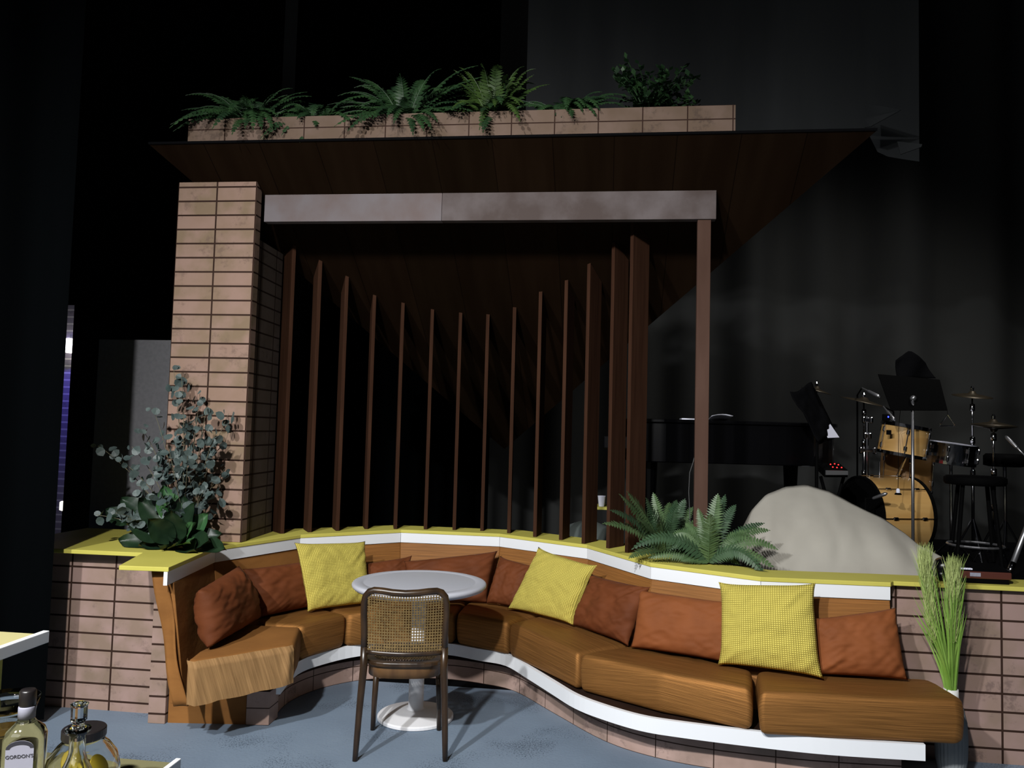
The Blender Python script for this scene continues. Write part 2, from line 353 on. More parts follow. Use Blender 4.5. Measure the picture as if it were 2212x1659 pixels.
drape('stage_curtain', [plan(560,9.6), plan(1100,9.7)], .02, 9.6, M['drape_leg'], 'black backdrop curtain seen between the brown fins', .09, .8, seed=8)
drape('stage_curtain', [plan(1060,9.2), plan(1600,8.9), plan(2500,8.6)], .02, 9.6, M['drape'], 'black backdrop curtain in broad folds behind the drum kit', .17, .80, seed=12)
# grey lit edge of a leg far behind the roof ferns
drape('stage_curtain', [plan(520,9.0), plan(574,8.95)], 3.0, 9.6, M['drape'], 'dark grey curtain edge hanging above the left roof ferns', .02, .5, seed=21)
mb = MB(); mb.prism([plan(578,8.5), plan(606,8.5), plan(606,8.55), plan(578,8.55)], 3.0, 9.6); o = mb.build('scenery_batten', M['drape_grey']); tag(o, 'narrow dark grey upright strip above the left roof ferns', 'batten')
# upper grey curtain, hem ending over the right end of the roof
def hem(u):
    return 3.60+.02*math.sin(u*17) if u < .80 else (3.66 if u < .885 else (3.66-.16*(u-.885)/.02 if u < .905 else 3.50-.06*(u-.905)/.095))
o = drape('stage_curtain', [plan(1120,5.6), plan(1345,5.5), plan(1500,5.45), plan(1850,5.3), plan(1990,5.2)], 3.4, 7.0, M['drape_grey'], 'dark grey curtain whose hem ends above the right end of the roof', .045, .9, zb=hem, seed=31)
# folded flaps of the hem, part of that curtain
fl = MB()
def flap(pts, d):
    fl.face([at(x, y, d) for x, y in pts])
fl.face([at(1866,222,5.02), at(1946,236,4.9), at(1872,252,5.05)]); fl.face([at(1868,258,5.04), at(1946,238,4.9), at(1880,274,5.0), at(1868,276,5.04)])
fl.face([at(1938,306,5.0), at(1992,312,4.94), at(1990,318,4.94), at(1945,334,4.97)])
fo = MB(); fo.v, fo.f, fo.uv = fl.v, fl.f, fl.uv
k = fo.build('hem_fold', M['drape_grey'], parent=o, solid=.006)
# grey scenery flat behind the leafy plants
a, b = at(214,742,5.5), at(380,742,5.5)
mb = MB(); mb.box(((a.x+b.x)/2, a.y+.02, 1.07), ((b-a).length, .04, 2.12)); o = mb.build('scenery_flat', M['panel'], bevel=.004); tag(o, 'plain grey scenery flat standing behind the eucalyptus', 'panel')
# far brick wall lit blue, with a lamp on it
p = at(150, 900, 9.6)
mb = MB(); mb.prism([(p.x-1.0,p.y),(p.x+.75,p.y),(p.x+.75,p.y+.1),(p.x-1.0,p.y+.1)], 0, 2.95); o = mb.build('wall_far', brick_mat('far_brick', (.35,.33,.42), (.28,.26,.36), (.33,.3,.4), (.62,.6,.66), .22, .085, .010)); tag(o, kind='structure')
q = at(151, 748, 9.45); t = empty('wall_lamp', q, 'small glowing white lamp on the blue lit brickwork', 'lamp')
mb = MB(); mb.lathe([(.03,-.08),(.07,-.06),(.085,.0),(.085,.07),(.05,.09)], (q.x,q.y,q.z), 16); mb.build('shade', M['lamp'], t, smooth=True)
mb = MB(); mb.box((q.x,q.y+.08,q.z+.12),(.06,.10,.05)); mb.build('bracket', M['steel'], t)
q = at(138, 1092, 9.3); t = empty('floor_light', q, 'tiny lit white lamp low in the gap beside the nearest curtain', 'lamp')
mb = MB(); mb.lathe([(.02,-.06),(.045,-.05),(.045,.04),(.03,.05)], q, 12); mb.build('bulb', emit('lamp_small', (1,.95,.85), 2.0), t, smooth=True)
mb = MB(); mb.lathe([(.06,-q.z),(.06,-q.z+.03),(.015,-q.z+.05),(.015,-.06)], q, 12); mb.build('stand', M['blk'], t)

# ================================================================== THE SET: ledge, banquette
ZL = .87
P = [(-2.10,3.67),(-2.20,4.335),(-1.95,4.96),(-1.41,5.417),(-.724,5.42),(-.122,5.065),(.24,4.471),(.774,4.185),(1.405,4.205)]
outer = [(3.3,4.52),(1.35,4.45),(.86,4.42),(.50,4.62),(.10,5.24),(-.60,5.66),(-1.50,5.66),(-2.13,5.22),(-2.42,4.85),(-3.35,4.85),(-3.35,4.02),(-2.462,4.035)]
poly = [(-2.348,3.655)]+P+[(1.43,4.245),(3.3,4.25)]+outer
t = empty('seating_ledge', (-.7,5.4,.783), 'yellow topped ledge with white front band curving behind the banquette', 'ledge')
mb = MB(); mb.prism(poly, ZL-.022, ZL); mb.build('ledge_top', M['yellow'], t, tri=True, bevel=.003)
Pi = offs(P, -.004); Po = offs(P, -.022)
for i in range(8):
    mb = MB(); a, b, c, d = Pi[i], Pi[i+1], Po[i+1], Po[i]
    g = .0012; v = (Vector(b)-Vector(a)).normalized()*g; a = (a[0]+v.x, a[1]+v.y); b = (b[0]-v.x, b[1]-v.y)
    mb.prism([a, b, c, d], .783, ZL-.0225); mb.build('white_band', M['white'], t)

t = empty('banquette', (-.5,4.8,0), 'long curved banquette frame with orange backrest, white rail and brick base', 'bench')
Qt = offs(P, -.012); Qb = offs(P, .085); Qk = offs(P, -.075)
ext = (3.75-3.67)
for i in range(8):
    a, b, c, d = Qt[i], Qt[i+1], Qb[i+1], Qb[i]; e, f = Qk[i], Qk[i+1]
    if i == 0: a = (a[0], 3.745); d = (d[0]-.01, 3.745); e = (e[0], 3.745)
    mb = MB(); L = math.dist(a, b); z0, z1 = (.20 if i == 0 else .235), .782
    if i == 0:
        def lx(z): return d[0]+(a[0]-d[0])*(z-z0)/(z1-z0)
    eb, fb2 = (e, f) if i else ((d[0]-.075, d[1]), (c[0]-.075, c[1]))
    mb.face([(*d,z0),(*c,z0),(*b,z1),(*a,z1)], [(0,0),(L,0),(L,.5),(0,.5)])
    mb.face([(*a,z1),(*b,z1),(*f,z1),(*e,z1)], [(0,0),(L,0),(L,.1),(0,.1)])
    mb.face([(*e,z1),(*f,z1),(*fb2,z0),(*eb,z0)], [(0,0),(L,0),(L,.5),(0,.5)])
    mb.face([(*eb,z0),(*fb2,z0),(*c,z0),(*d,z0)]); mb.face([(*a,z1),(*e,z1),(*eb,z0),(*d,z0)]); mb.face([(*b,z1),(*c,z0),(*fb2,z0),(*f,z1)])
    mb.build('backrest_panel', M['orange_plain'] if i < 2 else M['orange'], t, merge=True, bevel=.004)
# loose cloth strip covering the end of the backrest
def strip(u, v):
    z = .838-v*.643; x0 = -2.222+.148*v+.004*math.sin(v*7); w = .070-.004*v
    return (x0+u*w, 3.738-.012*math.sin(v*9+u*2)-.012*abs(u-.5), z)
mb = MB(); mb.grid(strip, 5, 20); mb.build('end_strip', M['orange_plain'], t, smooth=True, solid=.008)
# base end: cloth panel, brick block
mb = MB(); mb.prism([(-2.262,4.02),(-1.858,4.075),(-1.858,4.12),(-2.262,4.07)], 0, .238); mb.build('end_panel', M['orange_plain'], t)
mb = MB(); mb.prism([(-1.857,4.065),(-1.737,4.082),(-1.737,4.20),(-1.857,4.20)], 0, .175); mb.build('brick_block', M['brick_kick'], t, bevel=.003)
K = catmull([(-1.74,4.10),(-1.775,4.42),(-1.69,4.69),(-1.50,4.90),(-1.25,5.00),(-.98,5.03),(-.74,4.985),(-.53,4.88),(-.27,4.55),(-.005,4.22),(.22,4.06),(.51,3.965),(.95,3.92),(1.36,3.93)], 6)
def ribbon(name, path, z0, z1, th, m, **kw):
    pth = [Vector(p) for p in path]; o1 = offs(path, -th); b = MB(); u = 0
    for i in range(len(path)-1):
        L = math.dist(path[i], path[i+1]); A, B, C_, D_ = path[i], path[i+1], o1[i+1], o1[i]
        b.face([(*A,z0),(*B,z0),(*B,z1),(*A,z1)], [(u,z0),(u+L,z0),(u+L,z1),(u,z1)])
        b.face([(*A,z1),(*B,z1),(*C_,z1),(*D_,z1)], [(u,0),(u+L,0),(u+L,th),(u,th)])
        b.face([(*D_,z1),(*C_,z1),(*C_,z0),(*D_,z0)], [(u,z1),(u+L,z1),(u+L,z0),(u,z0)])
        b.face([(*D_,z0),(*C_,z0),(*B,z0),(*A,z0)], [(u,0),(u+L,0),(u+L,th),(u,th)])
        u += L
    for i, j in ((0, 0), (-1, -1)):
        A, D_ = path[i], o1[j]; b.face([(*A,z0),(*A,z1),(*D_,z1),(*D_,z0)], [(0,z0),(0,z1),(th,z1),(th,z0)])
    return b.build(name, m, t, merge=True, **kw)
ribbon('brick_base', K, 0, .125, .06, M['brick_kick'])
K2 = offs(K, -.05); ribbon('recessed_plinth', K2, .125, .18, .04, M['brown'])
T = catmull([(-1.665,4.045),(-1.705,4.38),(-1.63,4.60),(-1.48,4.80),(-1.25,4.925),(-.97,4.94),(-.76,4.86),(-.585,4.79),(-.43,4.57),(-.28,4.34),(-.147,4.14),(-.007,4.01),(.17,3.895),(.35,3.845),(.67,3.795),(1.0,3.765),(1.405,3.775)], 5)
ribbon('white_rail', T, .176, .246, .022, M['white'])
# seat deck under the cushions
deck = offs(T, -.015); back = offs(P, -.02)
dk = deck+[(1.40,4.15)]+[(p[0]*1, p[1]-.0) for p in reversed(offs(P, .01)[1:-1])]+[(-2.1,4.05)]
mb = MB(); mb.prism(dk, .205, .240); mb.build('seat_deck', M['brown'], t, tri=True)

def cushion(pts, label, uvdir, m='seat', r=.026, zt=.44, seed=0):
    """seat block: plan outline counter-clockwise; streaks run along uvdir"""
    bm = bmesh.new(); vb = [bm.verts.new((p[0], p[1], .247)) for p in pts]; vt = [bm.verts.new((p[0], p[1], zt)) for p in pts]; n = len(pts)
    for i in range(n): bm.faces.new((vb[i], vb[(i+1)%n], vt[(i+1)%n], vt[i]))
    bm.faces.new(vt); bm.faces.new(list(reversed(vb)))
    bmesh.ops.bevel(bm, geom=list(bm.edges), offset=r, segments=4, profile=.5, affect='EDGES', clamp_overlap=True)
    bmesh.ops.triangulate(bm, faces=[f for f in bm.faces if len(f.verts) > 4])
    bmesh.ops.subdivide_edges(bm, edges=[e for e in bm.edges if e.calc_length() > .12], cuts=3, use_grid_fill=True)
    c = Vector((sum(p[0] for p in pts)/n, sum(p[1] for p in pts)/n, .247))
    for v in bm.verts:
        q = noise.noise(Vector((v.co.x*5+seed, v.co.y*5, v.co.z*5)))*.008+noise.noise(Vector((v.co.x*17+seed, v.co.y*17, v.co.z*12)))*.003
        q += .009*max(0, 1-((v.co.z-.343)/.096)**2)-.007; d = Vector((v.co.x-c.x, v.co.y-c.y, 0)).normalized()*q; q -= .009*max(0, 1-((v.co.z-.343)/.096)**2)-.007; v.co += d
        if v.co.z > .3: v.co.z += q*.8
    d = Vector((uvdir[0], uvdir[1], 0)).normalized(); w = Vector((-d.y, d.x, 0)); uvl = bm.loops.layers.uv.new('uv')
    for f in bm.faces:
        f.smooth = True
        for l in f.loops: l[uvl].uv = (l.vert.co.dot(d), l.vert.co.dot(w)+l.vert.co.z)
    bmesh.ops.recalc_face_normals(bm, faces=bm.faces)
    me = bpy.data.meshes.new('seat_cushion'); 
    for v in bm.verts: v.co -= c
    bm.to_mesh(me); bm.free(); me.materials.append(M[m])
    o = bpy.data.objects.new('seat_cushion', me); COL.objects.link(o); o.location = c
    tag(o, label, 'cushion', 'orange seat cushions of the banquette'); return o
E1, E2 = (-1.982,3.668), (-1.93,3.645)
oc = cushion([E1, E2, (-1.615,3.995), (-1.60,4.06), (-1.70,4.395), (-2.03,4.39), (-1.99,3.8)], 'orange seat cushion at the left end with draped cloth front', (.7,.7), 'orange_plain', .022, seed=1)
fa, fb_ = Vector((-1.985,3.648)), Vector((-1.608,3.985)); fd_ = (fb_-fa).normalized(); fn_ = Vector((fd_.y, -fd_.x))
def drapef(u, v):
    w = .006*noise.noise(Vector((u*13+v*2.5, v*1.5, 0)))+.004*noise.noise(Vector((u*31+v*5, v*2, 5)))+.012*max(0, 1-abs(u-.93)/.05)*(1-v)*v*4
    q0 = [Vector((-1.988,3.69)), Vector((-1.976,3.655)), Vector((-1.93,3.640)), Vector((-1.609,3.990)), Vector((-1.597,4.02))]; LL = [0]
    for a_, b_ in zip(q0, q0[1:]): LL.append(LL[-1]+(b_-a_).length)
    s_ = u*LL[-1]; ii = 0
    while ii < 3 and s_ > LL[ii+1]: ii += 1
    k = q0[ii].lerp(q0[ii+1], (s_-LL[ii])/(LL[ii+1]-LL[ii]))+fn_*(.016+w+(.010*(1-v)))
    z = .434-(1-v)*(.196-.014*u)+.0025*math.sin(u*21)*(1-v)
    if v > .93: k = k-fn_*.026*(v-.93)/.07; z += .004*(v-.93)/.07
    return (k.x, k.y, z)
mb = MB(); mb.grid(drapef, 60, 14, lambda a, c: (a*.5+c*.05, c*.2)); mb.build('front_drape', M['orange_front'], oc, smooth=True)
cushion([(-1.695,4.40),(-1.545,4.722),(-1.86,4.94),(-2.05,4.42)], 'orange seat cushion below the first yellow pillow, left of the table', (.42,.9), seed=2)
cushion([(-1.538,4.728),(-1.30,4.885),(-.92,4.925),(-.91,5.30),(-1.40,5.28),(-1.85,4.94)], 'orange seat cushion behind the round white table', (1,.2), seed=3)
cushion([(-.91,4.925),(-.573,4.752),(-.36,5.06),(-.74,5.29),(-.90,5.30)], 'shaded orange seat cushion just right of the round white table', (.9,-.45), seed=4)
cushion([(-.562,4.745),(-.137,4.195),(.14,4.42),(-.20,4.95),(-.35,5.05)], 'orange seat cushion in front of the tilted yellow pillow', (.6,-.8), seed=5)
cushion([(-.128,4.188),(.27,3.93),(.666,3.782),(.715,4.07),(.20,4.36),(.145,4.42)], 'long orange seat cushion left of the square yellow pillow', (.9,-.42), seed=6)
cushion([(.688,3.738),(1.555,3.785),(1.59,3.83),(1.545,4.10),(1.38,4.10),(.79,4.09),(.735,4.06)], 'orange seat cushion at the right end beside the vase', (1,.05), seed=7)

# ------------------------------------------------------------------ low brick parapets left and right
mb = MB(); mb.prism([(-3.4,4.125),(-2.34,4.125),(-2.34,4.30),(-3.4,4.30)], 0, ZL-.0225, u0=.045); o = mb.build('brick_parapet', M['brick']); tag(o, 'low painted brick wall left of the banquette under the yellow ledge', 'low wall')
mb = MB(); mb.prism([(-2.36,3.995),(-2.268,4.0),(-2.268,4.124),(-2.36,4.124)], 0, .70, u0=.05); o = mb.build('brick_post', M['brick'], bevel=.003); tag(o, 'narrow brick post at the left end of the banquette', 'post')
mb = MB(); mb.prism([(1.435,4.285),(3.4,4.285),(3.4,4.42),(1.435,4.42)], 0, ZL-.0225, u0=-.02); o = mb.build('brick_parapet', M['brick_right']); tag(o, 'low painted brick wall right of the banquette behind the vase', 'low wall')
# ------------------------------------------------------------------ tall brick pier
t = empty('brick_pier', (-2.4,4.7,ZL), 'tall tan brick column standing on the yellow ledge', 'column')
mb = MB(); mb.prism([(-2.652,4.53),(-2.145,4.53),(-2.145,4.60),(-2.652,4.60)], ZL, 3.04, u0=.0, zbot=lambda x,y: ZL+.0005, ztop=lambda x,y: roof_z(y)-.006); mb.build('front_face', M['brick_col'], t, bevel=.003)
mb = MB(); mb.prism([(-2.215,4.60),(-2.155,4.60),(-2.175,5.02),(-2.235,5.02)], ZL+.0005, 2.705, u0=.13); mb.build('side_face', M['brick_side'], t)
# ------------------------------------------------------------------ roof, beam, post, planter
t = empty('pavilion_canopy', (-.7,4.3,1.4), 'dark brown triangular roof sloping down to a point behind the fins', 'roof')
R0, R1, R2 = (-2.72,4.30), (1.372,4.30), (-.915,7.02)
mb = MB(); TH = .006
def rz(p, k): return (p[0], p[1], roof_z(p[1])+k)
NB = 13; cuts = []
mb.face([rz(R0,0), rz(R2,0), rz(R1,0)], [(R0[0],R0[1]),(R2[0],R2[1]),(R1[0],R1[1])])
mb.face([rz(R0,TH), rz(R1,TH), rz(R2,TH)]); 
for a, b in ((R0,R1),(R1,R2),(R2,R0)): mb.face([rz(a,0), rz(b,0), rz(b,TH), rz(a,TH)])
def roof_mat():
    m = pm('roof_stained_boards', (.0165,.0088,.0045), .85, spec=.02, var=((9,1.2,1), (.0120,.0060,.0028), .35, .65), src='UV')
    t = m.node_tree; b = [n for n in t.nodes if n.type == 'BSDF_PRINCIPLED'][0]; src = b.inputs['Base Color'].links[0].from_socket
    br = N(t, 'ShaderNodeTexBrick', offset=0.0); br.inputs['Scale'].default_value = 1; br.inputs['Brick Width'].default_value = .34; br.inputs['Row Height'].default_value = 9
    br.inputs['Mortar Size'].default_value = .003; br.inputs['Color1'].default_value = (1,1,1,1); br.inputs['Color2'].default_value = (.72,.76,.72,1); br.inputs['Mortar'].default_value = (.45,.45,.45,1)
    t.links.new(coords(t, 'UV'), br.inputs['Vector'])
    x = N(t, 'ShaderNodeMix', data_type='RGBA', blend_type='MULTIPLY'); x.inputs[0].default_value = 1; t.links.new(src, x.inputs[6]); t.links.new(br.outputs['Color'], x.inputs[7]); t.links.new(x.outputs[2], b.inputs['Base Color']); return m
mb.build('board_soffit', roof_mat(), t)
mb = MB()
for a, b in ((R0, R2), (R1, R2)):
    d = (Vector(b)-Vector(a)).normalized(); nn = Vector((-d.y, d.x))*.02
    A0, B0 = Vector(rz(a, -.035)), Vector(rz(b, -.035))
mb.face([rz((-2.72,4.299),-.004), rz((1.372,4.299),-.004), rz((1.372,4.299),.010), rz((-2.72,4.299),.010)])
mb.build('front_edge', M['black'], t, solid=.003)
t = empty('timber_crossbar', (-.77,4.66,2.8), 'pale washed timber beam spanning below the roof', 'beam')
def beam(x0, x1, m, name):
    b = MB(); b.prism([(x0,4.62),(x1,4.62),(x1,4.68),(x0,4.68)], 2.818, 0, ztop=lambda x,y: roof_z(y)-.003); return b.build(name, m, t, bevel=.002)
beam(-2.135,-1.02, M['beam'], 'beam_length'); beam(-1.0185,.590, M['beam_r'], 'beam_length')
pA, pB = at(1497,1120,4.85), at(1532,1120,4.85)
mb = MB(); mb.prism([(.487,4.625),(.562,4.625),(.562,4.665),(.487,4.665)], ZL+.0005, 2.815); o = mb.build('timber_post', M['post'], bevel=.002); tag(o, 'brown timber post under the right end of the pale beam', 'post')
t = empty('roof_planter', (-.9,4.45,3.0), 'long brick faced planter box on the roof, filled with ferns', 'planter')
def ptop(x): return 3.353+(x+2.49)*.0040
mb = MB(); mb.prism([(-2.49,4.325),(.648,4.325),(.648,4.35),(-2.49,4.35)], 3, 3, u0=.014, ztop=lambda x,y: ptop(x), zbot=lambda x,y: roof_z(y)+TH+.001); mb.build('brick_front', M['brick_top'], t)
mb = MB()
for x0, x1, y0, y1 in ((-2.49,-2.46,4.35,4.62),(.618,.648,4.35,4.62),(-2.49,.648,4.62,4.65)):
    mb.prism([(x0,y0),(x1,y0),(x1,y1),(x0,y1)], 3, 3.33, zbot=lambda x,y: roof_z(y)+TH+.001)
mb.build('box_sides', M['brown'], t)
mb = MB(); mb.prism([(-2.46,4.35),(.618,4.35),(.618,4.62),(-2.46,4.62)], 3.255, 3.30); mb.build('soil', M['black'], t)

# ------------------------------------------------------------------ the fan of upright fins
fx = [(610,1153),(669,1150),(729,1147),(791,1143),(854,1143),(919,1143.5),(981,1145),(1041,1147),(1099,1152),(1155,1160),(1211,1166.5),(1259.5,1174.5),(1312.5,1184.5),(1353,1194)]
FC = Vector((-.64,4.08))
nth = ['leftmost tall brown fin, next to the brick column', 'second tall brown fin from the brick column', 'third brown fin from the brick column', 'fourth brown fin from the brick column', 'fifth brown fin from the brick column', 'sixth brown fin from the brick column, thin edge on',
       'seventh brown fin from the brick column, thin edge on', 'eighth brown fin from the brick column, thin edge on', 'ninth brown fin from the brick column, sixth from the right end of the row', 'fifth brown fin from the right end of the row', 'fourth brown fin from the right end of the row', 'third brown fin from the right end of the row', 'second broad brown fin from the right end of the row', 'broad brown fin at the right end, standing behind the green ferns']
for i, (px, py) in enumerate(fx):
    p = onz(px, py, ZL); q = Vector((p.x, p.y)); vd = q.normalized(); ag = math.radians((22,11,9,5,1.5,.6,.3,-.3,-2,-12,-17,-28,-33,-37)[i]); d = Matrix.Rotation(ag, 2) @ vd; n = Vector((-d.y, d.x)); w = .165; h = .012
    A, B, C_, D_ = q-n*h, q+n*h, q+n*h+d*w, q-n*h+d*w
    cut = roof_z
    mb = MB(); mb.prism([tuple(D_), tuple(C_), tuple(B), tuple(A)][::-1], ZL+.0005, 2, ztop=lambda x, y: roof_z(y)-.004)
    o = mb.build('upright_fin', M['fin'], bevel=.0015, merge=True); tag(o, nth[i], 'slat', 'brown upright fins standing on the ledge')
# ================================================================== PILLOWS
def pillow(TL, TR, BR, BL, m, label, group, thick=.13, zb=.448, tilt=22, yb=None, seed=0, lift=0, wr=1.0, sag=.07):
    """corner pixels of the front face; the bottom edge rests on the seat, the face leans back by tilt degrees"""
    bl, br = onz(*BL, zb), onz(*BR, zb)
    e = (br-bl); e.z = 0; e.normalize(); nrm = Vector((e.y, -e.x, 0))              # towards the room
    if nrm.dot(Vector((0,-1,0))) < -.2: nrm = -nrm
    Nn = (nrm*math.cos(math.radians(tilt))+Vector((0,0,1))*math.sin(math.radians(tilt))).normalized()
    def hit(px):
        d = turn(ray(*px)); o = Vector((0,0,CAMH)); k = (bl-o).dot(Nn)/d.dot(Nn); return o+d*k
    tl, tr = hit(TL), hit(TR); n = 40; rnd = random.Random(seed); so = seed*3.7
    mb = MB()
    def side(sg):
        def fn(u, v):
            a, b = u*2-1, v*2-1
            p = (bl.lerp(br, u)).lerp(tl.lerp(tr, u), v)
            c = (bl+br+tl+tr)/4
            # edges pulled in between the corners
            ex, ey = sag*(1-abs(b)**4.5)*abs(a)**3, sag*(1-abs(a)**4.5)*abs(b)**3
            p = p+(br-bl)*.5*(-a)*ex+(tl-bl)*.5*(-b)*ey
            f = max(0, (1-a**4))**.55*max(0, (1-b**4))**.55; f = f*(1-.16*(abs(b)))
            w = noise.noise(Vector((a*2.2+so, b*2.2, sg)))*.010+noise.noise(Vector((a*5+b*2+so, b*6-a, sg*2)))*.006
            crease = (abs(a)*abs(b))**.7*(noise.noise(Vector(((a-b)*5+so, (a+b)*1.0, 3)))*.020+noise.noise(Vector(((a-b if a*b > 0 else a+b)*11+so, (a+b if a*b > 0 else a-b)*1.6, 7)))*.010)*wr
            return p+Nn*(sg*(thick*.5*f)+(w*wr+crease)*f**.5)+Nn*(-thick*.5*.75 if False else 0)
        return fn
    mb.grid(side(1), n, n); b0 = len(mb.f); mb.grid(side(-1), n, n)
    for k in range(b0, len(mb.f)):
        mb.f[k] = tuple(reversed(mb.f[k])); mb.uv[k] = list(reversed(mb.uv[k]))
    o = mb.build('throw_pillow', M[m], smooth=True, merge=True); tag(o, label, 'pillow', group); return o
GR, GY = 'rust velvet pillows along the banquette', 'yellow waffle pillows along the banquette'
def gusset_pillow():
    pass
pillow((428,1276),(516,1222),(561,1336),(447,1402), 'rust', 'large rust pillow leaning at the left end of the banquette', GR, .19, .452, 14, seed=1, sag=.035)
pillow((524,1229),(690,1207),(700,1306),(556,1336), 'rust', 'rust pillow between the leftmost rust pillow and a yellow one', GR, .15, .45, 18, seed=2, sag=.05)
pillow((770,1218),(890,1200),(880,1296),(780,1302), 'rust', 'rust pillow half hidden behind the left edge of the round table', GR, .12, .45, 20, seed=4)
pillow((872,1212),(1075,1190),(1054,1302),(872,1300), 'rust', 'rust pillow directly behind the round white table', GR, .13, .45, 22, seed=5, sag=.05)
pillow((1081,1201),(1160,1222),(1122,1316),(1050,1304), 'rust', 'rust pillow tucked behind the tilted yellow pillow', GR, .12, .45, 22, seed=6)
pillow((1278,1240),(1405,1268),(1357,1396),(1234,1350), 'rust', 'rust pillow just right of the tilted yellow pillow', GR, .13, .45, 22, seed=8, wr=1.4)
pillow((1379,1273),(1592,1302),(1592,1436),(1361,1398), 'rust_light', 'lighter rust pillow just left of the square yellow pillow', GR, .13, .45, 20, seed=9, sag=.045)
pillow((1752,1336),(1936,1312),(1962,1469),(1762,1457), 'rust_light', 'rust pillow at the right end of the banquette', GR, .14, .452, 18, seed=11, sag=.05)
pillow((636,1172),(789,1169),(802,1304),(664,1322), 'waffle', 'yellow pillow standing upright left of the round table', GY, .12, .452, 16, seed=3, sag=.05)
pillow((1163,1181),(1290,1221),(1238,1352),(1095,1316), 'waffle', 'tilted yellow pillow right of the round table', GY, .11, .452, 17, seed=7, sag=.075)
pillow((1552,1257),(1762,1259),(1780,1467),(1550,1436), 'waffle', 'square yellow pillow near the right end of the banquette', GY, .14, .452, 14, seed=10, sag=.07)

# ================================================================== TABLE AND CHAIR
tc = Vector((-1.015,4.343,0))
t = empty('pedestal_table', tc, 'round white pedestal table in front of the banquette', 'table')
mb = MB(); mb.lathe([(.02,.692),(.335,.692),(.355,.700),(.366,.712),(.368,.722),(.362,.730),(.352,.733),(.312,.733),(.308,.7305),(.302,.7315),(.02,.7315)], tc, 72); mb.build('tabletop', M['tabletop'], t, smooth=True)
mb = MB(); mb.lathe([(.055,.045),(.046,.052),(.041,.065),(.041,.64),(.06,.68),(.10,.692)], tc, 32); mb.build('pedestal', M['table'], t, smooth=True)
mb = MB(); mb.lathe([(.200,.0),(.206,.004),(.206,.016),(.200,.022),(.075,.048),(.062,.05)], tc, 56); mb.build('base', M['table'], t, smooth=False)

ch = empty('cane_chair', (-.985,3.968,0), 'dark bentwood chair with woven cane back facing the round table', 'chair', rz=math.radians(10.5))
def part(mb, name, m, **kw): return mb.build(name, M[m], ch, local=True, **kw)
def rect_tube(path, w, d, n=10):
    b = MB(); b.tube(path, 1, n); return b
for s in (-1, 1):
    mb = MB(); mb.tube([(s*.212,-.195,0),(s*.208,-.185,.10),(s*.200,-.165,.28),(s*.192,-.150,.42),(s*.192,-.150,.52)], [.0125,.0145,.0165,.018,.018], 12); part(mb, 'leg', 'chair', smooth=True)
    mb = MB(); mb.tube([(s*.172,.195,0),(s*.168,.19,.15),(s*.158,.178,.37)], [.0125,.0145,.0165], 12); part(mb, 'leg', 'chair', smooth=True)
fr = []
L_ = [(-.192,-.150,.50),(-.194,-.156,.58),(-.197,-.174,.68),(-.196,-.186,.735),(-.189,-.193,.768),(-.172,-.198,.789),(-.148,-.203,.797),(-.11,-.212,.796),(-.06,-.222,.791),(0,-.226,.788)]
path = L_+[(-x, y, z) for x, y, z in reversed(L_[:-1])]
mb = MB(); mb.tube(path, .0165, 12); part(mb, 'back_frame', 'chair', smooth=True)
mb = MB(); mb.tube([(-.18+.36*i/12, -.152-.028*math.sin(PI*i/12), .497-.004*math.sin(PI*i/12)) for i in range(13)], .013, 10); part(mb, 'back_rail', 'chair', smooth=True)
def cane(u, v):
    a = u*2-1; x = a*(.183+.003*v); z = .497+v*.290-(.012*(1-a**2) if v > .5 else 0)*(v-.5)*2
    if abs(a) > .8 and v > .8: z -= .03*((abs(a)-.8)/.2)**2*((v-.8)/.2)
    bow = (1-a*a)
    yb = -.152+(-.006 if v < .3 else -.006-.046*((v-.3)/.7)**1.2) - bow*(.028)
    return (x, yb, z)
mb = MB(); mb.grid(cane, 14, 14); part(mb, 'cane_back', 'cane_back', smooth=True)
def ring(r0, z0, z1, grow=0):
    out = []
    for k in range(40):
        w = 2*PI*k/40; c, s = math.cos(w), math.sin(w); p = 3.2
        r = (abs(c)**p+abs(s)**p)**(-1/p); out.append((c*r*(.200+grow), s*r*(.192+grow)+.02))
    return out
a_, b_ = ring(0,0,0), ring(0,0,0,-.045)
mb = MB()
for k in range(40):
    l = (k+1) % 40
    mb.face([(*a_[k],.425),(*a_[l],.425),(*a_[l],.447),(*a_[k],.447)]); mb.face([(*a_[k],.447),(*a_[l],.447),(*b_[l],.447),(*b_[k],.447)])
    mb.face([(*b_[k],.447),(*b_[l],.447),(*b_[l],.425),(*b_[k],.425)]); mb.face([(*b_[k],.425),(*b_[l],.425),(*a_[l],.425),(*a_[k],.425)])
part(mb, 'seat_ring', 'chair', smooth=False, merge=True, bevel=.005)
c_ = ring(0,0,0,-.018); d_ = ring(0,0,0,-.036)
mb = MB()
for k in range(40):
    l = (k+1) % 40
    mb.face([(*c_[k],.368),(*c_[l],.368),(*c_[l],.425),(*c_[k],.425)]); mb.face([(*d_[k],.425),(*d_[l],.425),(*d_[l],.368),(*d_[k],.368)]); mb.face([(*d_[k],.368),(*d_[l],.368),(*c_[l],.368),(*c_[k],.368)])
part(mb, 'apron', 'apron', smooth=True, merge=True)
mb = MB(); e_ = ring(0,0,0,-.04); mb.face([(*p,.444) for p in e_], [((p[0]+.2)/.4, (p[1]+.2)/.4) for p in e_]); part(mb, 'cane_seat', 'cane_seat')

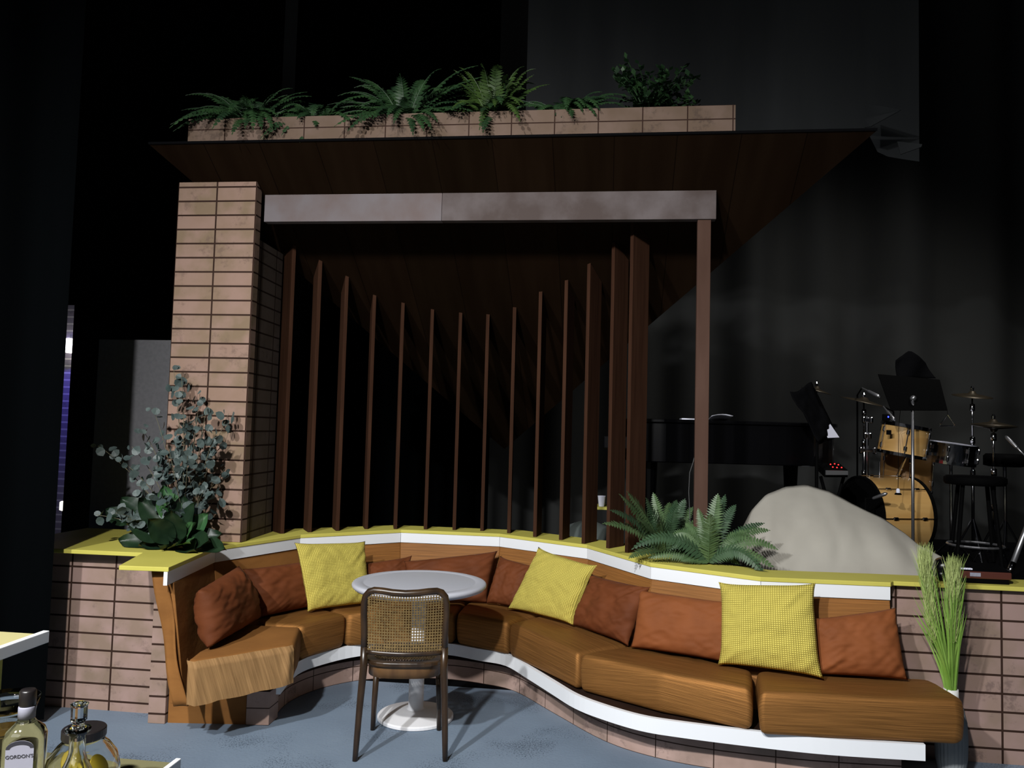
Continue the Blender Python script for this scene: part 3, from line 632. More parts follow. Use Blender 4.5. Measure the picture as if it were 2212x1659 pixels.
# ================================================================== PLANTS
def frond(base, ctrl, tip, W, N_, m, parent, name='frond', seed=0, tooth=.75, fv=(0,-.75,.65), lay=False):
    path = bez(base, ctrl, tip, N_); mb = MB(); rnd = random.Random(seed)
    mb.tube(path[::2]+([path[-1]] if N_ % 2 else []), [.0026*(1-.7*i/(N_/2+1)) for i in range(len(path[::2])+(1 if N_ % 2 else 0))], 5)
    for i in range(1, N_+1):
        t = i/N_; p = path[i]; T_ = (path[i]-path[i-1]).normalized()
        side = T_.cross(Vector(fv))
        if side.length < .12: side = T_.cross(Vector((0,0,1)))
        side.normalize(); up = side.cross(T_).normalized()
        L = W*(min(1, t/.16)**.7)*(1-t**2.3)**.75+.004
        step = (path[i]-path[i-1]).length
        for s in (-1, 1):
            d = (side*s*.92+T_*.38-up*(.10+.22*rnd.random())).normalized(); l = L*rnd.uniform(.9, 1.06)
            w = T_*step*tooth*1.25; q = p-T_*step*.5
            mb.face([q-w*.35, q+d*l*.45-w*.42, q+d*l, q+d*l*.5+w*.55, q+w*.5])
    if lay:
        for v in mb.v:
            edge = 4.19 if v.x > .774 else (4.471-(v.x-.24)*.536 if v.x > .24 else 4.471+(.24-v.x)*1.64)
            if v.y > edge-.01 and v.z < ZL+.006: v.z = ZL+.006
    return mb.build(name, m, parent)
def frond_px(base, tip_px, dd, lift, W, m, parent, seed=0, db=None, n=24):
    """frond whose tip is seen at a pixel; dd: metres the tip is nearer (-) or farther (+) than the crown"""
    d0 = base.y*math.cos(YAW)+(-base.x)*math.sin(YAW); tip = at(tip_px[0], tip_px[1], d0+dd); mid = (base+tip)/2; c = mid+Vector((0,0,lift))
    return frond(base, c, tip, W*1.3, n, m, parent, seed=seed, lay=True)
fb = Vector((.555,4.50,ZL)); t = empty('potted_fern', fb, 'green fern with long toothed fronds spilling over the yellow ledge, right of the other fern', 'fern')
b0 = fb+Vector((0,0,.012))
for i, (tp, dd, lf, W) in enumerate([((1364,1187),-.10,.20,.048),((1400,1205),.02,.07,.040),((1450,1160),.05,.16,.045),((1660,1258),-.20,.22,.046),((1681,1188),.0,.16,.042),((1664,1146),.12,.12,.04),((1652,1130),.2,.10,.036),((1676,1232),-.06,.16,.04),
        ((1551,1066),.05,.06,.052),((1567,1068),.16,.06,.040),((1508,1098),.08,.05,.035),((1535,1110),-.14,.05,.050),((1590,1090),.1,.08,.04),((1625,1165),.05,.14,.042),((1480,1130),.18,.10,.04),((1600,1222),-.02,.10,.04),((1470,1212),-.03,.05,.036)]):
    frond_px(b0, tp, dd, lf, W, M['fern'] if i % 3 else M['fern_dark'], t, seed=i)
fb = Vector((.345,4.80,ZL)); t = empty('potted_fern', fb, 'green fern at the foot of the last broad brown fin, left of the other fern', 'fern'); b0 = fb+Vector((0,0,.012))
# keep clear of the fin behind it
for i, (tp, dd, lf, W) in enumerate([((1301,1131),-.34,.10,.044),((1316,1102),-.36,.10,.042),((1337,1067),-.34,.06,.050),((1354,1061),-.30,.05,.052),((1395,1075),-.2,.04,.045),((1411,1064),.12,.05,.042),((1446,1085),-.12,.05,.05),((1480,1077),.08,.04,.05),((1497,1095),.12,.05,.046),((1515,1125),.08,.08,.04),((1462,1080),-.18,.06,.046),((1358,1206),-.33,.06,.040),((1375,1120),-.30,.08,.05),((1500,1150),-.06,.08,.045),((1420,1100),-.24,.05,.05)]):
    frond_px(b0, tp, dd, lf, W, M['fern'] if i % 3 != 1 else M['fern_dark'], t, seed=40+i)

# ferns in the roof planter
def roof_fern(name, x, label, m, seed, spec, y=4.47):
    b = Vector((x, y, 3.303)); t = empty(name, b, label, 'fern', 'ferns in the roof planter'); rnd = random.Random(seed)
    for i, (dx, dy, dz, lf) in enumerate(spec):
        tip = b+Vector((dx, dy, dz)); c = b+Vector((dx*.45, dy*.45, max(dz, 0)*.6+lf))
        frond(b+Vector((0,0,.004)), c, tip, rnd.uniform(.042, .062), 20, m if rnd.random() < .7 else M['fern_top'], t, seed=seed+i, fv=(.1,-.55,.85))
    return t
def bunch(seed, n=14, spread=.34, high=.20, front=.22, drops=4):
    n = int(n*2.6); high *= 1.6; drops += 8; spread *= 1.2
    r = random.Random(seed); out = []
    for i in range(n):
        w = PI*2*i/n+r.uniform(-.2,.2)
        out.append((math.cos(w)*spread*r.uniform(.6,1), math.sin(w)*.17*r.uniform(.3,1), r.uniform(.03,high), r.uniform(.08,.20)))
    for i in range(drops):
        out.append((r.uniform(-spread*.75,spread*.75), -front+r.uniform(-.05,.04), r.uniform(-.11,.06), r.uniform(.14,.26)))
    for i in range(5): out.append((r.uniform(-.30,.30), r.uniform(-.10,.05), high*r.uniform(.55,.9), .10))
    return out
roof_fern('roof_fern', -2.18, 'leftmost fern in the roof planter, drooping past its left end', M['fern_top'], 1, bunch(1, 15, .40, .17, .25, 5)+[(-.42,-.15,.02,.20),(-.36,-.22,-.05,.2)])
roof_fern('roof_fern', -1.75, 'low dark fern second from the left in the roof planter', M['fern_top'], 2, bunch(2, 11, .32, .10, .16, 2))
roof_fern('roof_fern', -1.22, 'largest fern in the roof planter, drooping over its front left of middle', M['fern_top'], 3, bunch(3, 18, .46, .24, .25, 5))
roof_fern('roof_fern', -.70, 'yellow green fern at the middle of the roof planter', M['fern_top2'], 4, bunch(4, 14, .28, .22, .25, 5))
roof_fern('roof_fern', -.28, 'low dark fern between the yellow green fern and the rightmost one', M['fern_top'], 5, bunch(5, 12, .34, .12, .16, 2))
# rightmost: bushy small leaves
b = Vector((.20,4.47,3.303)); t = empty('roof_fern', b, 'bushy small leaved plant at the right end of the roof planter', 'fern', 'ferns in the roof planter'); rnd = random.Random(77)
for k in range(52):
    w = rnd.uniform(0, 2*PI); tip = b+Vector((math.cos(w)*.27*rnd.uniform(.3,1)+.02, math.sin(w)*.14, rnd.uniform(.06,.36))); path = bez(b+Vector((0,0,.004)), (b+tip)/2+Vector((0,0,.08)), tip, 12); mb = MB(); mb.tube(path[::3], .002, 4)
    for j in range(3, 13):
        for s in range(2):
            d = Vector((rnd.uniform(-1,1), rnd.uniform(-1,.6), rnd.uniform(-.5,.8))).normalized(); l = rnd.uniform(.028,.05); e = d.cross(Vector((0,0,1))).normalized()*l*.35; p = path[j]
            mb.face([p, p+d*l*.5+e, p+d*l, p+d*l*.5-e])
    mb.build('sprig', M['fern_top'], t)

# eucalyptus and broad leaves on the left ledge
eb = Vector((-2.40,4.36,ZL)); t = empty('eucalyptus_plant', eb, 'eucalyptus with round grey green leaves in front of the brick column', 'plant'); rnd = random.Random(5)
def leafdisc(mb, p, nrm, r, cup=.25):
    nrm = nrm.normalized(); a = nrm.orthogonal().normalized(); b = nrm.cross(a); w0 = rnd.uniform(0, 6); pts = []
    for k in range(9):
        w = 2*PI*k/9+w0; rr = r*(1.12 if k == 0 else 1)*(1-.12*abs(math.sin(w-w0)))
        pts.append(p+a*math.cos(w)*rr+b*math.sin(w)*rr+nrm*cup*r*math.cos(w-w0)**2*.6)
    for k in range(9): mb.face([p, pts[k], pts[(k+1)%9]])
for i, (tx, ty, dd, lf, n) in enumerate([(375,797,.10,.16,15),(392,812,.02,.14,13),(432,850,.10,.14,12),(447,878,-.02,.12,13),(494,893,.06,.12,9),(466,935,-.05,.12,12),(486,1012,.12,.10,8),(474,1072,.0,.08,9),(424,905,-.10,.12,14),(395,925,-.12,.12,13),(330,882,.0,.14,9),(306,925,-.05,.14,10),(285,965,.02,.12,9),
        (330,985,-.12,.10,13),(360,955,-.15,.10,14),(262,995,.1,.10,6),(208,1112,-.15,.05,8),(250,1108,-.2,.05,9),(275,1120,-.24,.04,9),(300,1050,-.2,.06,10),(210,962,.2,.12,3),(440,1060,-.1,.06,9),(372,1010,-.2,.06,12),(345,1065,-.22,.04,9),(405,985,-.18,.08,11)]):
    d0 = eb.y*math.cos(YAW)-eb.x*math.sin(YAW); tip = at(tx, ty, d0+dd); mid = (eb+tip)/2
    path = bez(eb+Vector((rnd.uniform(-.03,.03), rnd.uniform(-.02,.02), .002)), mid+Vector((0,0,lf)), tip, 20)
    mb = MB(); mb.tube(path[::2], [.0032-.0002*k for k in range(11)], 5); st = mb.build('branch', M['stem'], t)
    lf_ = MB(); k0 = 19-n
    for j in range(max(5, k0), 21):
        for s in (-1, 1):
            if rnd.random() < .3: continue
            T_ = (path[min(j+1,20)]-path[j-1]).normalized(); sd = T_.orthogonal(); sd = Matrix.Rotation(rnd.uniform(0, 6.28), 3, T_) @ sd.normalized()
            r = rnd.uniform(.019, .030)*(1-.25*(j == 20)); p = path[j]+sd*(r+.012)
            nn = (Vector((rnd.uniform(-1.3,1.1), -.8, rnd.uniform(-.7,1.1)))+sd*.5*s)
            leafdisc(lf_, p, nn, r)
    lf_.build('foliage', M['euca'], st)
t = empty('broad_leaf_plant', (-2.38,4.22,ZL), 'low dark plant with broad pointed leaves at the foot of the eucalyptus', 'plant'); rnd = random.Random(9); pb = Vector((-2.38,4.26,ZL))
def broad(tip, size, m, roll):
    ax = (tip-pb); L = ax.length; d = ax.normalized(); s0 = tip-d*size
    fvv = Vector((roll*.5, -.8, .6)).normalized(); side = d.cross(fvv).normalized(); nn = side.cross(d)
    mb = MB(); mb.tube([pb+Vector((0,0,.004)), (pb+s0)/2+Vector((0,0,.02)), s0], .004, 5); 
    def fn(u, v):
        a = u*2-1; w = .40*size*(max(0, math.sin(PI*min(1, v*.93+.07)))**.75)*(1-.25*v)
        return s0+d*size*(v-(.10*abs(a)*(1-v)))+side*a*w+nn*(abs(a)*.12*size-.10*size*v*v+.015*size*math.sin(v*22)*abs(a))
    mb.grid(fn, 6, 10)
    for v in mb.v: v.z = max(v.z, ZL+.004)
    mb.build('leaf', m, t, smooth=True)
for i, (tx, ty, dd, sz, m, ro) in enumerate([(228,1100,.05,.15,0,.3),(262,1075,.1,.15,0,.6),(480,1152,.02,.17,0,-.2),(486,1192,-.17,.15,0,-.5),(452,1168,-.20,.17,0,.4),(420,1188,-.22,.17,0,.1),(384,1172,-.2,.15,0,.2),(345,1182,-.18,.16,0,-.2),(300,1178,-.12,.17,0,.2),(255,1165,-.02,.18,0,.1),(450,1108,.02,.15,1,.6),(420,1128,-.1,.13,1,-.3),
        (352,1048,-.02,.17,1,1.0),(330,1062,.0,.16,0,-.7),(300,1075,-.06,.16,0,.4),(395,1068,.0,.17,0,.9),(275,1130,-.15,.16,0,.2),(368,1100,-.14,.17,0,.3),(320,1120,-.18,.16,0,-.3),(420,1085,-.04,.14,0,-.4),(410,1170,-.24,.13,1,.9)]):
    d0 = pb.y*math.cos(YAW)-pb.x*math.sin(YAW); tip = at(tx, ty, d0+dd); tip.z = max(tip.z, ZL+.03 if ty < 1185 else ZL+.025)
    broad(tip, sz*1.12, M['broad2'] if m else M['broad'], ro)

# ornamental grass in a ribbed vase on the floor
vb = onz(2056, 1700, 0); vb = Vector((1.632,4.075,0))
t = empty('ribbed_vase', vb, 'tall grey ribbed vase on the floor beside the banquette end', 'vase')
mb = MB(); nn = 72
rings = []
for r, z in [(.042,0),(.054,.01),(.066,.09),(.069,.18),(.065,.26),(.050,.325),(.034,.350)]:
    b = len(mb.v)
    for k in range(nn):
        w = 2*PI*k/nn; rr = r+(.0028 if k % 3 == 0 else -.0016)*(1 if .005 < z < .34 else 0); mb.v.append(vb+Vector((math.cos(w)*rr, math.sin(w)*rr, z)))
    rings.append(b)
for i in range(len(rings)-1):
    for k in range(nn): mb.f.append((rings[i]+k, rings[i]+(k+1)%nn, rings[i+1]+(k+1)%nn, rings[i+1]+k))
mb.f.append(tuple(rings[0]+k for k in reversed(range(nn)))); mb.build('body', M['vase'], t, smooth=True)
mb = MB(); mb.lathe([(.034,.349),(.033,.37),(.032,.408),(.027,.408),(.027,.34)], vb, 28, close=False); mb.build('neck', M['vase_rim'], t, smooth=True)
t = empty('ornamental_grass', vb+Vector((0,0,.345)), 'bright green plumed grass standing in the grey vase', 'grass bunch'); rnd = random.Random(3)
dv = vb.y*math.cos(YAW)-vb.x*math.sin(YAW)
def blades(n, x0, x1, y0, y1, w, m, name, ph=None, start=0.0, thin=.0022):
    mb = MB()
    for i in range(n):
        b = vb+Vector((rnd.uniform(-.016,.016), rnd.uniform(-.016,.016), .35)); tip = at(rnd.uniform(x0, x1), rnd.uniform(y0, y1), dv+rnd.uniform(-.12,.10)); 
        c = b.lerp(tip, .5)+Vector((-(tip.x-b.x)*.18, 0, .04)); pth = bez(b, c, tip, 8); e = Vector((rnd.uniform(.6,1), rnd.uniform(-.6,.2), 0)).normalized()
        for j in range(int(start*8), 8):
            w0, w1 = w*(1-(j/8)**2.2), w*(1-((j+1)/8)**2.2)
            mb.face([pth[j]-e*w0, pth[j]+e*w0, pth[j+1]+e*w1, pth[j+1]-e*w1])
    return mb.build(name, m, t)
blades(46, 1968, 2030, 1200, 1330, .0045, M['grass'], 'grass_tuft'); blades(46, 2035, 2092, 1225, 1340, .0045, M['grass'], 'grass_tuft'); blades(3, 2084, 2088, 1198, 1206, .002, M['grass'], 'grass_stalk'); blades(2, 1960, 1966, 1180, 1190, .002, M['grass'], 'grass_stalk')
def plume(x0, y0, x1, y1, wpx, n, name):
    mb = MB()
    for i in range(n):
        k = rnd.uniform(0, 1); x, y = x0+(x1-x0)*k, y0+(y1-y0)*k; sp = wpx*(.55+.45*k)
        a = at(x+rnd.uniform(-sp,sp)*.7, y, dv+rnd.uniform(-.06,.05)); d = Vector((rnd.gauss(0,.16), rnd.gauss(0,.12), 1)).normalized(); l = rnd.uniform(.05,.11); e = Vector((1, rnd.uniform(-.6,.6), 0)).normalized()*.0015
        mb.face([a-e, a+e, a+d*l+e*.2, a+d*l-e*.2])
    return mb.build(name, M['plume'], t)
plume(2018, 1390, 1996, 1215, 17, 2200, 'plume'); plume(2058, 1390, 2060, 1240, 19, 2000, 'plume')
# ================================================================== BEHIND THE RIGHT LEDGE: platform, dust sheet, band gear
ZR = .62
mb = MB(); mb.box((3.0,6.55,ZR/2),(4.6,3.5,ZR)); o = mb.build('stage_platform', M['black'], bevel=.01); tag(o, 'black raised platform carrying the drum kit and piano', 'platform')
def lerp_list(L, u):
    s = u*(len(L)-1); i = min(int(s), len(L)-2); return L[i].lerp(L[i+1], s-i)
rid = [at(x, y, d) for x, y, d in ((1592,1190,5.0),(1600,1145,5.05),(1622,1102,5.1),(1655,1068,5.15),(1700,1049,5.2),(1745,1046,5.2),(1790,1060,5.15),(1840,1086,5.1),(1900,1115,5.0),(1950,1146,4.95),(1985,1176,4.85),(2030,1200,4.75),(2070,1223,4.66))]
fro = [Vector((p.x-.02, 4.86, ZR+.004)) for p in rid]; bak = [Vector((p.x+.03, 5.50, ZR+.004)) for p in rid]
def sheet(u, v):
    r = lerp_list(rid, u); f = lerp_list(fro, u); b = lerp_list(bak, u)
    if v < .55:
        k = v/.55; p = f.lerp(r, k); p.y -= .10*math.sin(PI*k)*.6; p.z += .10*math.sin(PI*k)*(r.z-ZR)
    else:
        k = (v-.55)/.45; p = r.lerp(b, k); p.z += .12*math.sin(PI*k)*(r.z-ZR)
    q = Vector((p.x*3.0, p.y*3, p.z*1.2)); amp = (1-abs(v-.55)*.6)
    fold = noise.noise(q)*.024+abs(noise.noise(Vector((u*6+v*1.6, v*.8, 4))))*.034+noise.noise(Vector((u*22-v*5, v*3, 1)))*.010
    if v < .55: p.y -= fold*(math.sin(PI*min(1, v/.55)))
    else: p.z -= abs(fold)*.3
    p.z = max(p.z, ZR+.004)
    return p
mb = MB(); mb.grid(sheet, 70, 40); o = mb.build('dust_sheet', M['cloth'], smooth=True); tag(o, 'cream dust sheet draped over a mound behind the right ledge', 'cloth')

def rod(mb, a, b, r=.008, n=8): mb.tube([a, b], r, n); return mb
def axis_mat(a):
    a = Vector(a).normalized(); return Vector((0,0,1)).rotation_difference(a).to_matrix()
def drum(name, c, ax, r, h, m, label, head='paper', lugs=6):
    c = Vector(c); R_ = axis_mat(ax); t = empty(name, c, label, 'drum')
    def P_(x, y, z): return c+R_ @ Vector((x, y, z))
    mb = MB(); mb.lathe([(r,-h/2),(r,h/2)], c, 40, R_, close=False); mb.build('shell', M[m], t, smooth=True)
    for z, hm in ((h/2, head), (-h/2, head)):
        mb = MB(); mb.lathe([(.001,z),(r*.98,z+.002*(1 if z > 0 else -1))], c, 40, R_, close=False); mb.build('drumhead', M[hm], t, smooth=True)
        mb = MB(); mb.lathe([(r-.004,z-.012),(r+.010,z-.012),(r+.010,z+.012),(r-.004,z+.012),(r-.004,z-.012)], c, 40, R_, close=False); mb.build('hoop', M['chrome' if r < .25 else 'blk'], t, smooth=False)
    for k in range(lugs):
        w = 2*PI*k/lugs+.3; q = MB()
        for zz in (h*.28, -h*.28): q.lathe([(.004,-.022),(.011,-.015),(.011,.015),(.004,.022)], P_(math.cos(w)*(r+.010), math.sin(w)*(r+.010), zz), 8, R_)
        rod(q, P_(math.cos(w)*(r+.012), math.sin(w)*(r+.012), -h/2), P_(math.cos(w)*(r+.012), math.sin(w)*(r+.012), h/2), .0035, 6); q.build('lug', M['chrome'], t)
    return t
kc = at(1912, 1112, 6.15); bt = drum('bass_drum', kc, (-1,-.30,0), .285, .42, 'maple', 'natural maple bass drum lying on its side behind the dust sheet', 'blk', 8)
for s in (-1, 1):
    mb = MB(); rod(mb, kc+Vector((-.1, s*.2-.03, -.2)), Vector((kc.x-.16, kc.y+s*.34-.05, ZR+.012)), .008); mb.build('spur', M['chrome'], bt)
mb = MB(); mb.box(kc+Vector((0,-.0,-.285)), (.25,.12,.02)); 
tcn = at(1952, 951, 6.0); tm = drum('rack_tom', tcn, (.16,-.05,1), .166, .215, 'maple', 'natural maple tom drum mounted above the bass drum', 'paper', 6)
bd = at(1920, 934, 5.84); mb = MB(); mb.box(bd, (.034,.004,.034), rz=-.35); mb.build('badge', M['blk'], tm)
mb = MB(); rod(mb, tcn+Vector((.05,.06,-.1)), kc+Vector((.10,.05,.28)), .012); mb.build('mount_arm', M['chrome'], tm)
fc = at(1958, 1016, 6.35); ft = drum('floor_tom', fc, (.05,-.03,1), .19, .30, 'maple_dk', 'shaded brown floor tom standing below the rack tom', 'blk', 6)
for k in range(3):
    w = k*2.1+.4; a = fc+Vector((math.cos(w)*.205, math.sin(w)*.205, .06)); mb = MB(); rod(mb, a, Vector((a.x, a.y, ZR+.003)), .007); mb.build('leg', M['chrome'], ft)
sc_ = at(2054, 979, 6.25); sn = drum('snare_drum', sc_, (.10,-.08,1), .175, .135, 'chrome', 'chrome snare drum right of the maple toms', 'paper', 8)
mb = MB(); rod(mb, Vector((sc_.x,sc_.y,ZR+.16)), sc_+Vector((0,0,-.09)), .012)
for k in range(3):
    w = k*2.1; rod(mb, Vector((sc_.x,sc_.y,ZR+.2)), Vector((sc_.x+math.cos(w)*.2, sc_.y+math.sin(w)*.2, ZR+.005)), .008)
    rod(mb, sc_+Vector((0,0,-.09)), sc_+Vector((math.cos(w)*.15, math.sin(w)*.15, -.07)), .007)
mb.build('snare_stand', M['chrome'], sn)

def tripod(mb, x, y, z0=ZR, r=.26, h=.34, rr=.008):
    for k in range(3):
        w = k*2.094+.5; rod(mb, (x,y,z0+h), (x+math.cos(w)*r, y+math.sin(w)*r, z0+.006), rr)
def cymbal_stand(px, py, d, r, tilt, label, name='cymbal_stand', hats=False):
    c = at(px, py, d); t = empty(name, (c.x, c.y, ZR), label, 'cymbal')
    mb = MB(); rod(mb, (c.x,c.y,ZR+.1), (c.x,c.y,c.z-.35), .013); rod(mb, (c.x,c.y,c.z-.4), (c.x,c.y,c.z+.05), .007)
    for dz in (-.36, -.10, -.62): mb.lathe([(.010,-.03),(.020,-.025),(.020,.025),(.010,.03)], (c.x,c.y,c.z+dz), 10)
    mb.build('pole', M['chrome'], t, smooth=True)
    for k in range(3):
        w = k*2.094+.5; mb = MB(); rod(mb, (c.x,c.y,ZR+.36), (c.x+math.cos(w)*.17, c.y+math.sin(w)*.17, ZR+.006), .009); mb.build('leg', M['chrome'], t)
    R_ = axis_mat(tilt)
    for k in range(2 if hats else 1):
        mb = MB(); sg = -1 if k else 1; mb.lathe([(r,-.012*sg),(r*.6,.0),(r*.2,.010*sg),(r*.13,.028*sg),(.006,.034*sg)], c-Vector((0,0,.03*k)), 40, R_, close=False); mb.build('cymbal', M['brass'], t, smooth=True, solid=.002)
    mb = MB(); mb.lathe([(.012,.0),(.014,.02),(.006,.035)], c+Vector((0,0,.035)), 10); mb.build('wing_nut', M['chrome'], t)
    return t
cymbal_stand(2100, 853, 6.3, .145, (.04,-.18,1), 'bronze cymbal on a chrome stand above the black stool')
cymbal_stand(2146, 915, 5.9, .155, (.03,-.05,1), 'pair of hi-hat cymbals on a stand at the far right', 'hi_hat', True)
cymbal_stand(1866, 866, 6.85, .20, (.22,-.12,1), 'dark tilted crash cymbal left of the maple tom')
cymbal_stand(1764, 842, 7.0, .13, (.25,-.1,1), 'small dark cymbal with a bright nut behind the tilted music stand')
# little table with a cup behind the fins
c = at(1302, 1092, 7.0); t = empty('side_table', (c.x,c.y,0), 'small yellow topped stand behind the right fins', 'table')
mb = MB(); mb.box((c.x,c.y,c.z-.012),(.30,.30,.024)); mb.build('tabletop', M['yellow'], t, bevel=.003)
for dx in (-.12, .12):
    for dy in (-.12, .12): mb = MB(); mb.box((c.x+dx,c.y+dy,(c.z-.0245)/2),(.03,.03,c.z-.0245)); mb.build('leg', M['black'], t)
mb = MB(); mb.lathe([(.024,0),(.034,.085),(.036,.09),(.031,.088),(.022,.006),(.001,.006)], (c.x-.01,c.y-.08,c.z+.0005), 20, close=False); o = mb.build('paper_cup', M['paper'], smooth=True); tag(o, 'white cup on the small yellow stand behind the right fins', 'cup')
# extra chrome stand left of the tom
c = at(1873, 915, 6.58); t = empty('hardware_stand', (c.x,c.y,ZR), 'chrome hardware stand with clamps just left of the maple tom', 'stand')
mb = MB(); rod(mb, (c.x,c.y,ZR+.1), (c.x,c.y,c.z+.06), .013); mb.build('pole', M['chrome'], t)
for dz, w in ((.03,.05),(-.22,.09),(-.10,.03)):
    mb = MB(); mb.box((c.x, c.y, c.z+dz), (w,.035,.028)); mb.lathe([(.006,-.03),(.016,-.02),(.016,.02),(.006,.03)], (c.x-w*.6,c.y-.01,c.z+dz), 10); mb.lathe([(.006,-.03),(.016,-.02),(.016,.02),(.006,.03)], (c.x+w*.6,c.y-.01,c.z+dz), 10); mb.build('clamp', M['chrome'], t, bevel=.003)
for k in range(3):
    w = k*2.094; mb = MB(); rod(mb, (c.x,c.y,ZR+.36), (c.x+math.cos(w)*.17, c.y+math.sin(w)*.17, ZR+.006), .009); mb.build('leg', M['chrome'], t)
# microphones
def mic(a, b, base, label, name='microphone_stand'):
    a, b = Vector(a), Vector(b); t = empty(name, (base.x, base.y, base.z), label, 'microphone'); d = (b-a).normalized()
    mb = MB(); rod(mb, base, Vector((base.x,base.y,a.z)), .008); rod(mb, Vector((base.x,base.y,a.z)), a, .006); mb.lathe([(.09,0),(.09,.012),(.012,.02)], base, 20); mb.build('boom_stand', M['blk'], t)
    mb = MB(); mb.lathe([(.008,-.07),(.011,-.06),(.013,.0),(.013,.03),(.006,.045)], b, 12, axis_mat(d)); rod(mb, a, b, .006); mb.build('microphone', M['steel'], t, smooth=True)
b0 = at(1905, 1000, 6.5); b0.z = ZR+.001; mic(at(1862,838,6.1), at(1890,852,6.0), Vector((at(1852,900,7.1).x, at(1852,900,7.1).y, ZR+.001)), 'slim microphone on a boom above the crash cymbal')
mic(at(1908,878,6.05), at(1926,900,5.95), Vector((at(1930,900,7.1).x, at(1930,900,7.1).y, ZR+.001)), 'slim microphone pointing down at the maple tom')
bb = at(2240, 960, 5.4); mic(at(2215,985,5.3), at(2182,952,5.4), Vector((bb.x,bb.y,ZR+.001)), 'microphone on a boom at the right edge of the picture')
kb = at(1870, 1120, 5.75); mic(at(1885,1077,5.75), at(1904,1070,5.7), Vector((kb.x, kb.y, ZR+.001)), 'black microphone in front of the bass drum')
q = at(1914, 902, 5.9); t = empty('drum_trigger', q+Vector((0,0,-.03)), 'small black clip with a glowing blue light beside the maple tom', 'clip')
mb = MB(); mb.box(q, (.05,.03,.05)); mb.build('housing', M['blk'], t, bevel=.006); mb = MB(); mb.lathe([(.003,-.006),(.006,0),(.003,.006)], q+Vector((.01,-.018,.005)), 10); mb.build('indicator', M['blue_led'], t)
# black bar stool
sc0 = at(2106, 1032, 5.3); t = empty('bar_stool', (sc0.x, sc0.y, ZR), 'black round topped bar stool in front of the hi-hat', 'stool')
mb = MB(); mb.lathe([(.12,-.05),(.175,-.045),(.185,-.03),(.185,.0),(.17,.012),(.02,.014)], sc0, 36); mb.build('seat', M['blk'], t, smooth=True)
for k in range(4):
    w = k*PI/2+.55; mb = MB(); rod(mb, sc0+Vector((math.cos(w)*.12, math.sin(w)*.12, -.045)), Vector((sc0.x+math.cos(w)*.20, sc0.y+math.sin(w)*.20, ZR)), .014); mb.build('leg', M['blk'] , t)
mb = MB(); pts = [(sc0.x+math.cos(w)*.165, sc0.y+math.sin(w)*.165, ZR+.28) for w in [2*PI*k/24 for k in range(25)]]; mb.tube(pts, .008, 6); mb.build('foot_ring', M['steel'], t)
c = at(2170, 993, 6.85); t = empty('drum_throne', (c.x,c.y,ZR), 'black round drum throne behind the hi-hat', 'stool')
mb = MB(); mb.lathe([(.12,-.06),(.16,-.05),(.16,.03),(.14,.05),(.02,.05)], c, 30); mb.build('seat', M['blk'], t, smooth=True)
mb = MB(); rod(mb, (c.x,c.y,ZR+.1), c+Vector((0,0,-.06)), .015); mb.build('column', M['chrome'], t)
for k in range(3):
    w = k*2.094; mb = MB(); rod(mb, (c.x,c.y,ZR+.3), (c.x+math.cos(w)*.16, c.y+math.sin(w)*.16, ZR+.006), .009); mb.build('leg', M['chrome'], t)
# music stands
def quad_px(cs, th, mat, name, parent, **kw):
    P_ = [at(*c) for c in cs]; n = (P_[1]-P_[0]).cross(P_[3]-P_[0]).normalized()*th; b = MB()
    b.face(P_); b.face([p+n for p in reversed(P_)])
    for i in range(4): j = (i+1) % 4; b.face([P_[j], P_[i], P_[i]+n, P_[j]+n])
    return b.build(name, M[mat], parent, merge=True, **kw)
c = at(1969, 870, 5.55); t = empty('music_stand', (c.x,c.y,ZR), 'large black music stand seen from behind, in front of the drum kit', 'music stand')
quad_px([(1897,808,5.65),(2030,820,5.65),(2047,886,5.5),(1925,886,5.5)], .006, 'blk', 'desk', t)
mb = MB(); rod(mb, (c.x,c.y-.02,ZR+.02), (c.x,c.y-.02,c.z+.02), .011); mb.lathe([(.001,-.022),(.018,-.012),(.02,.0),(.018,.012),(.001,.022)], c+Vector((0,-.03,.03)), 14, axis_mat((0,-1,.2))); mb.build('pole', M['steel'], t, smooth=True)
for k in range(3):
    w = k*2.094+.3; mb = MB(); rod(mb, (c.x,c.y-.02,ZR+.14), (c.x+math.cos(w)*.16, c.y-.02+math.sin(w)*.16, ZR+.006), .008); mb.build('leg', M['blk'], t)
t2 = empty('black_jacket', at(1975,812,5.66), 'black cloth piece hanging over the top of the large music stand', 'cloth')
def jk(u, v):
    x0, x1 = 1936+v*2, 2000+v*20; p = at(x0+(x1-x0)*u, 757+v*60+6*abs(u-.45)*8*(1-v), 5.69); p.y += .02*math.sin(u*7+v*3); return p
mb = MB(); mb.grid(jk, 12, 10); mb.build('fabric', M['blk_cloth'], t2, smooth=True, solid=.01)
c = at(1765, 930, 5.6); t = empty('music_stand', (c.x,c.y,ZR), 'tilted music stand draped in crumpled black cloth left of the drums', 'music stand')
mb = MB(); rod(mb, (c.x,c.y,ZR+.02), (c.x,c.y,c.z), .010); mb.build('pole', M['blk'], t)
for k in range(3):
    w = k*2.094+.3; mb = MB(); rod(mb, (c.x,c.y,ZR+.14), (c.x+math.cos(w)*.16, c.y+math.sin(w)*.16, ZR+.006), .008); mb.build('leg', M['blk'], t)
quad_px([(1716,850,5.6),(1760,838,5.75),(1812,944,5.7),(1770,960,5.55)], .006, 'blk', 'desk', t)
def cl(u, v):
    p = at(1706+v*62+u*46-10*v*u, 846+v*108-u*16+5*math.sin(u*5+v*9), 5.52+.13*u); p.y -= .015*noise.noise(Vector((u*5, v*7, 2)))+.01; return p
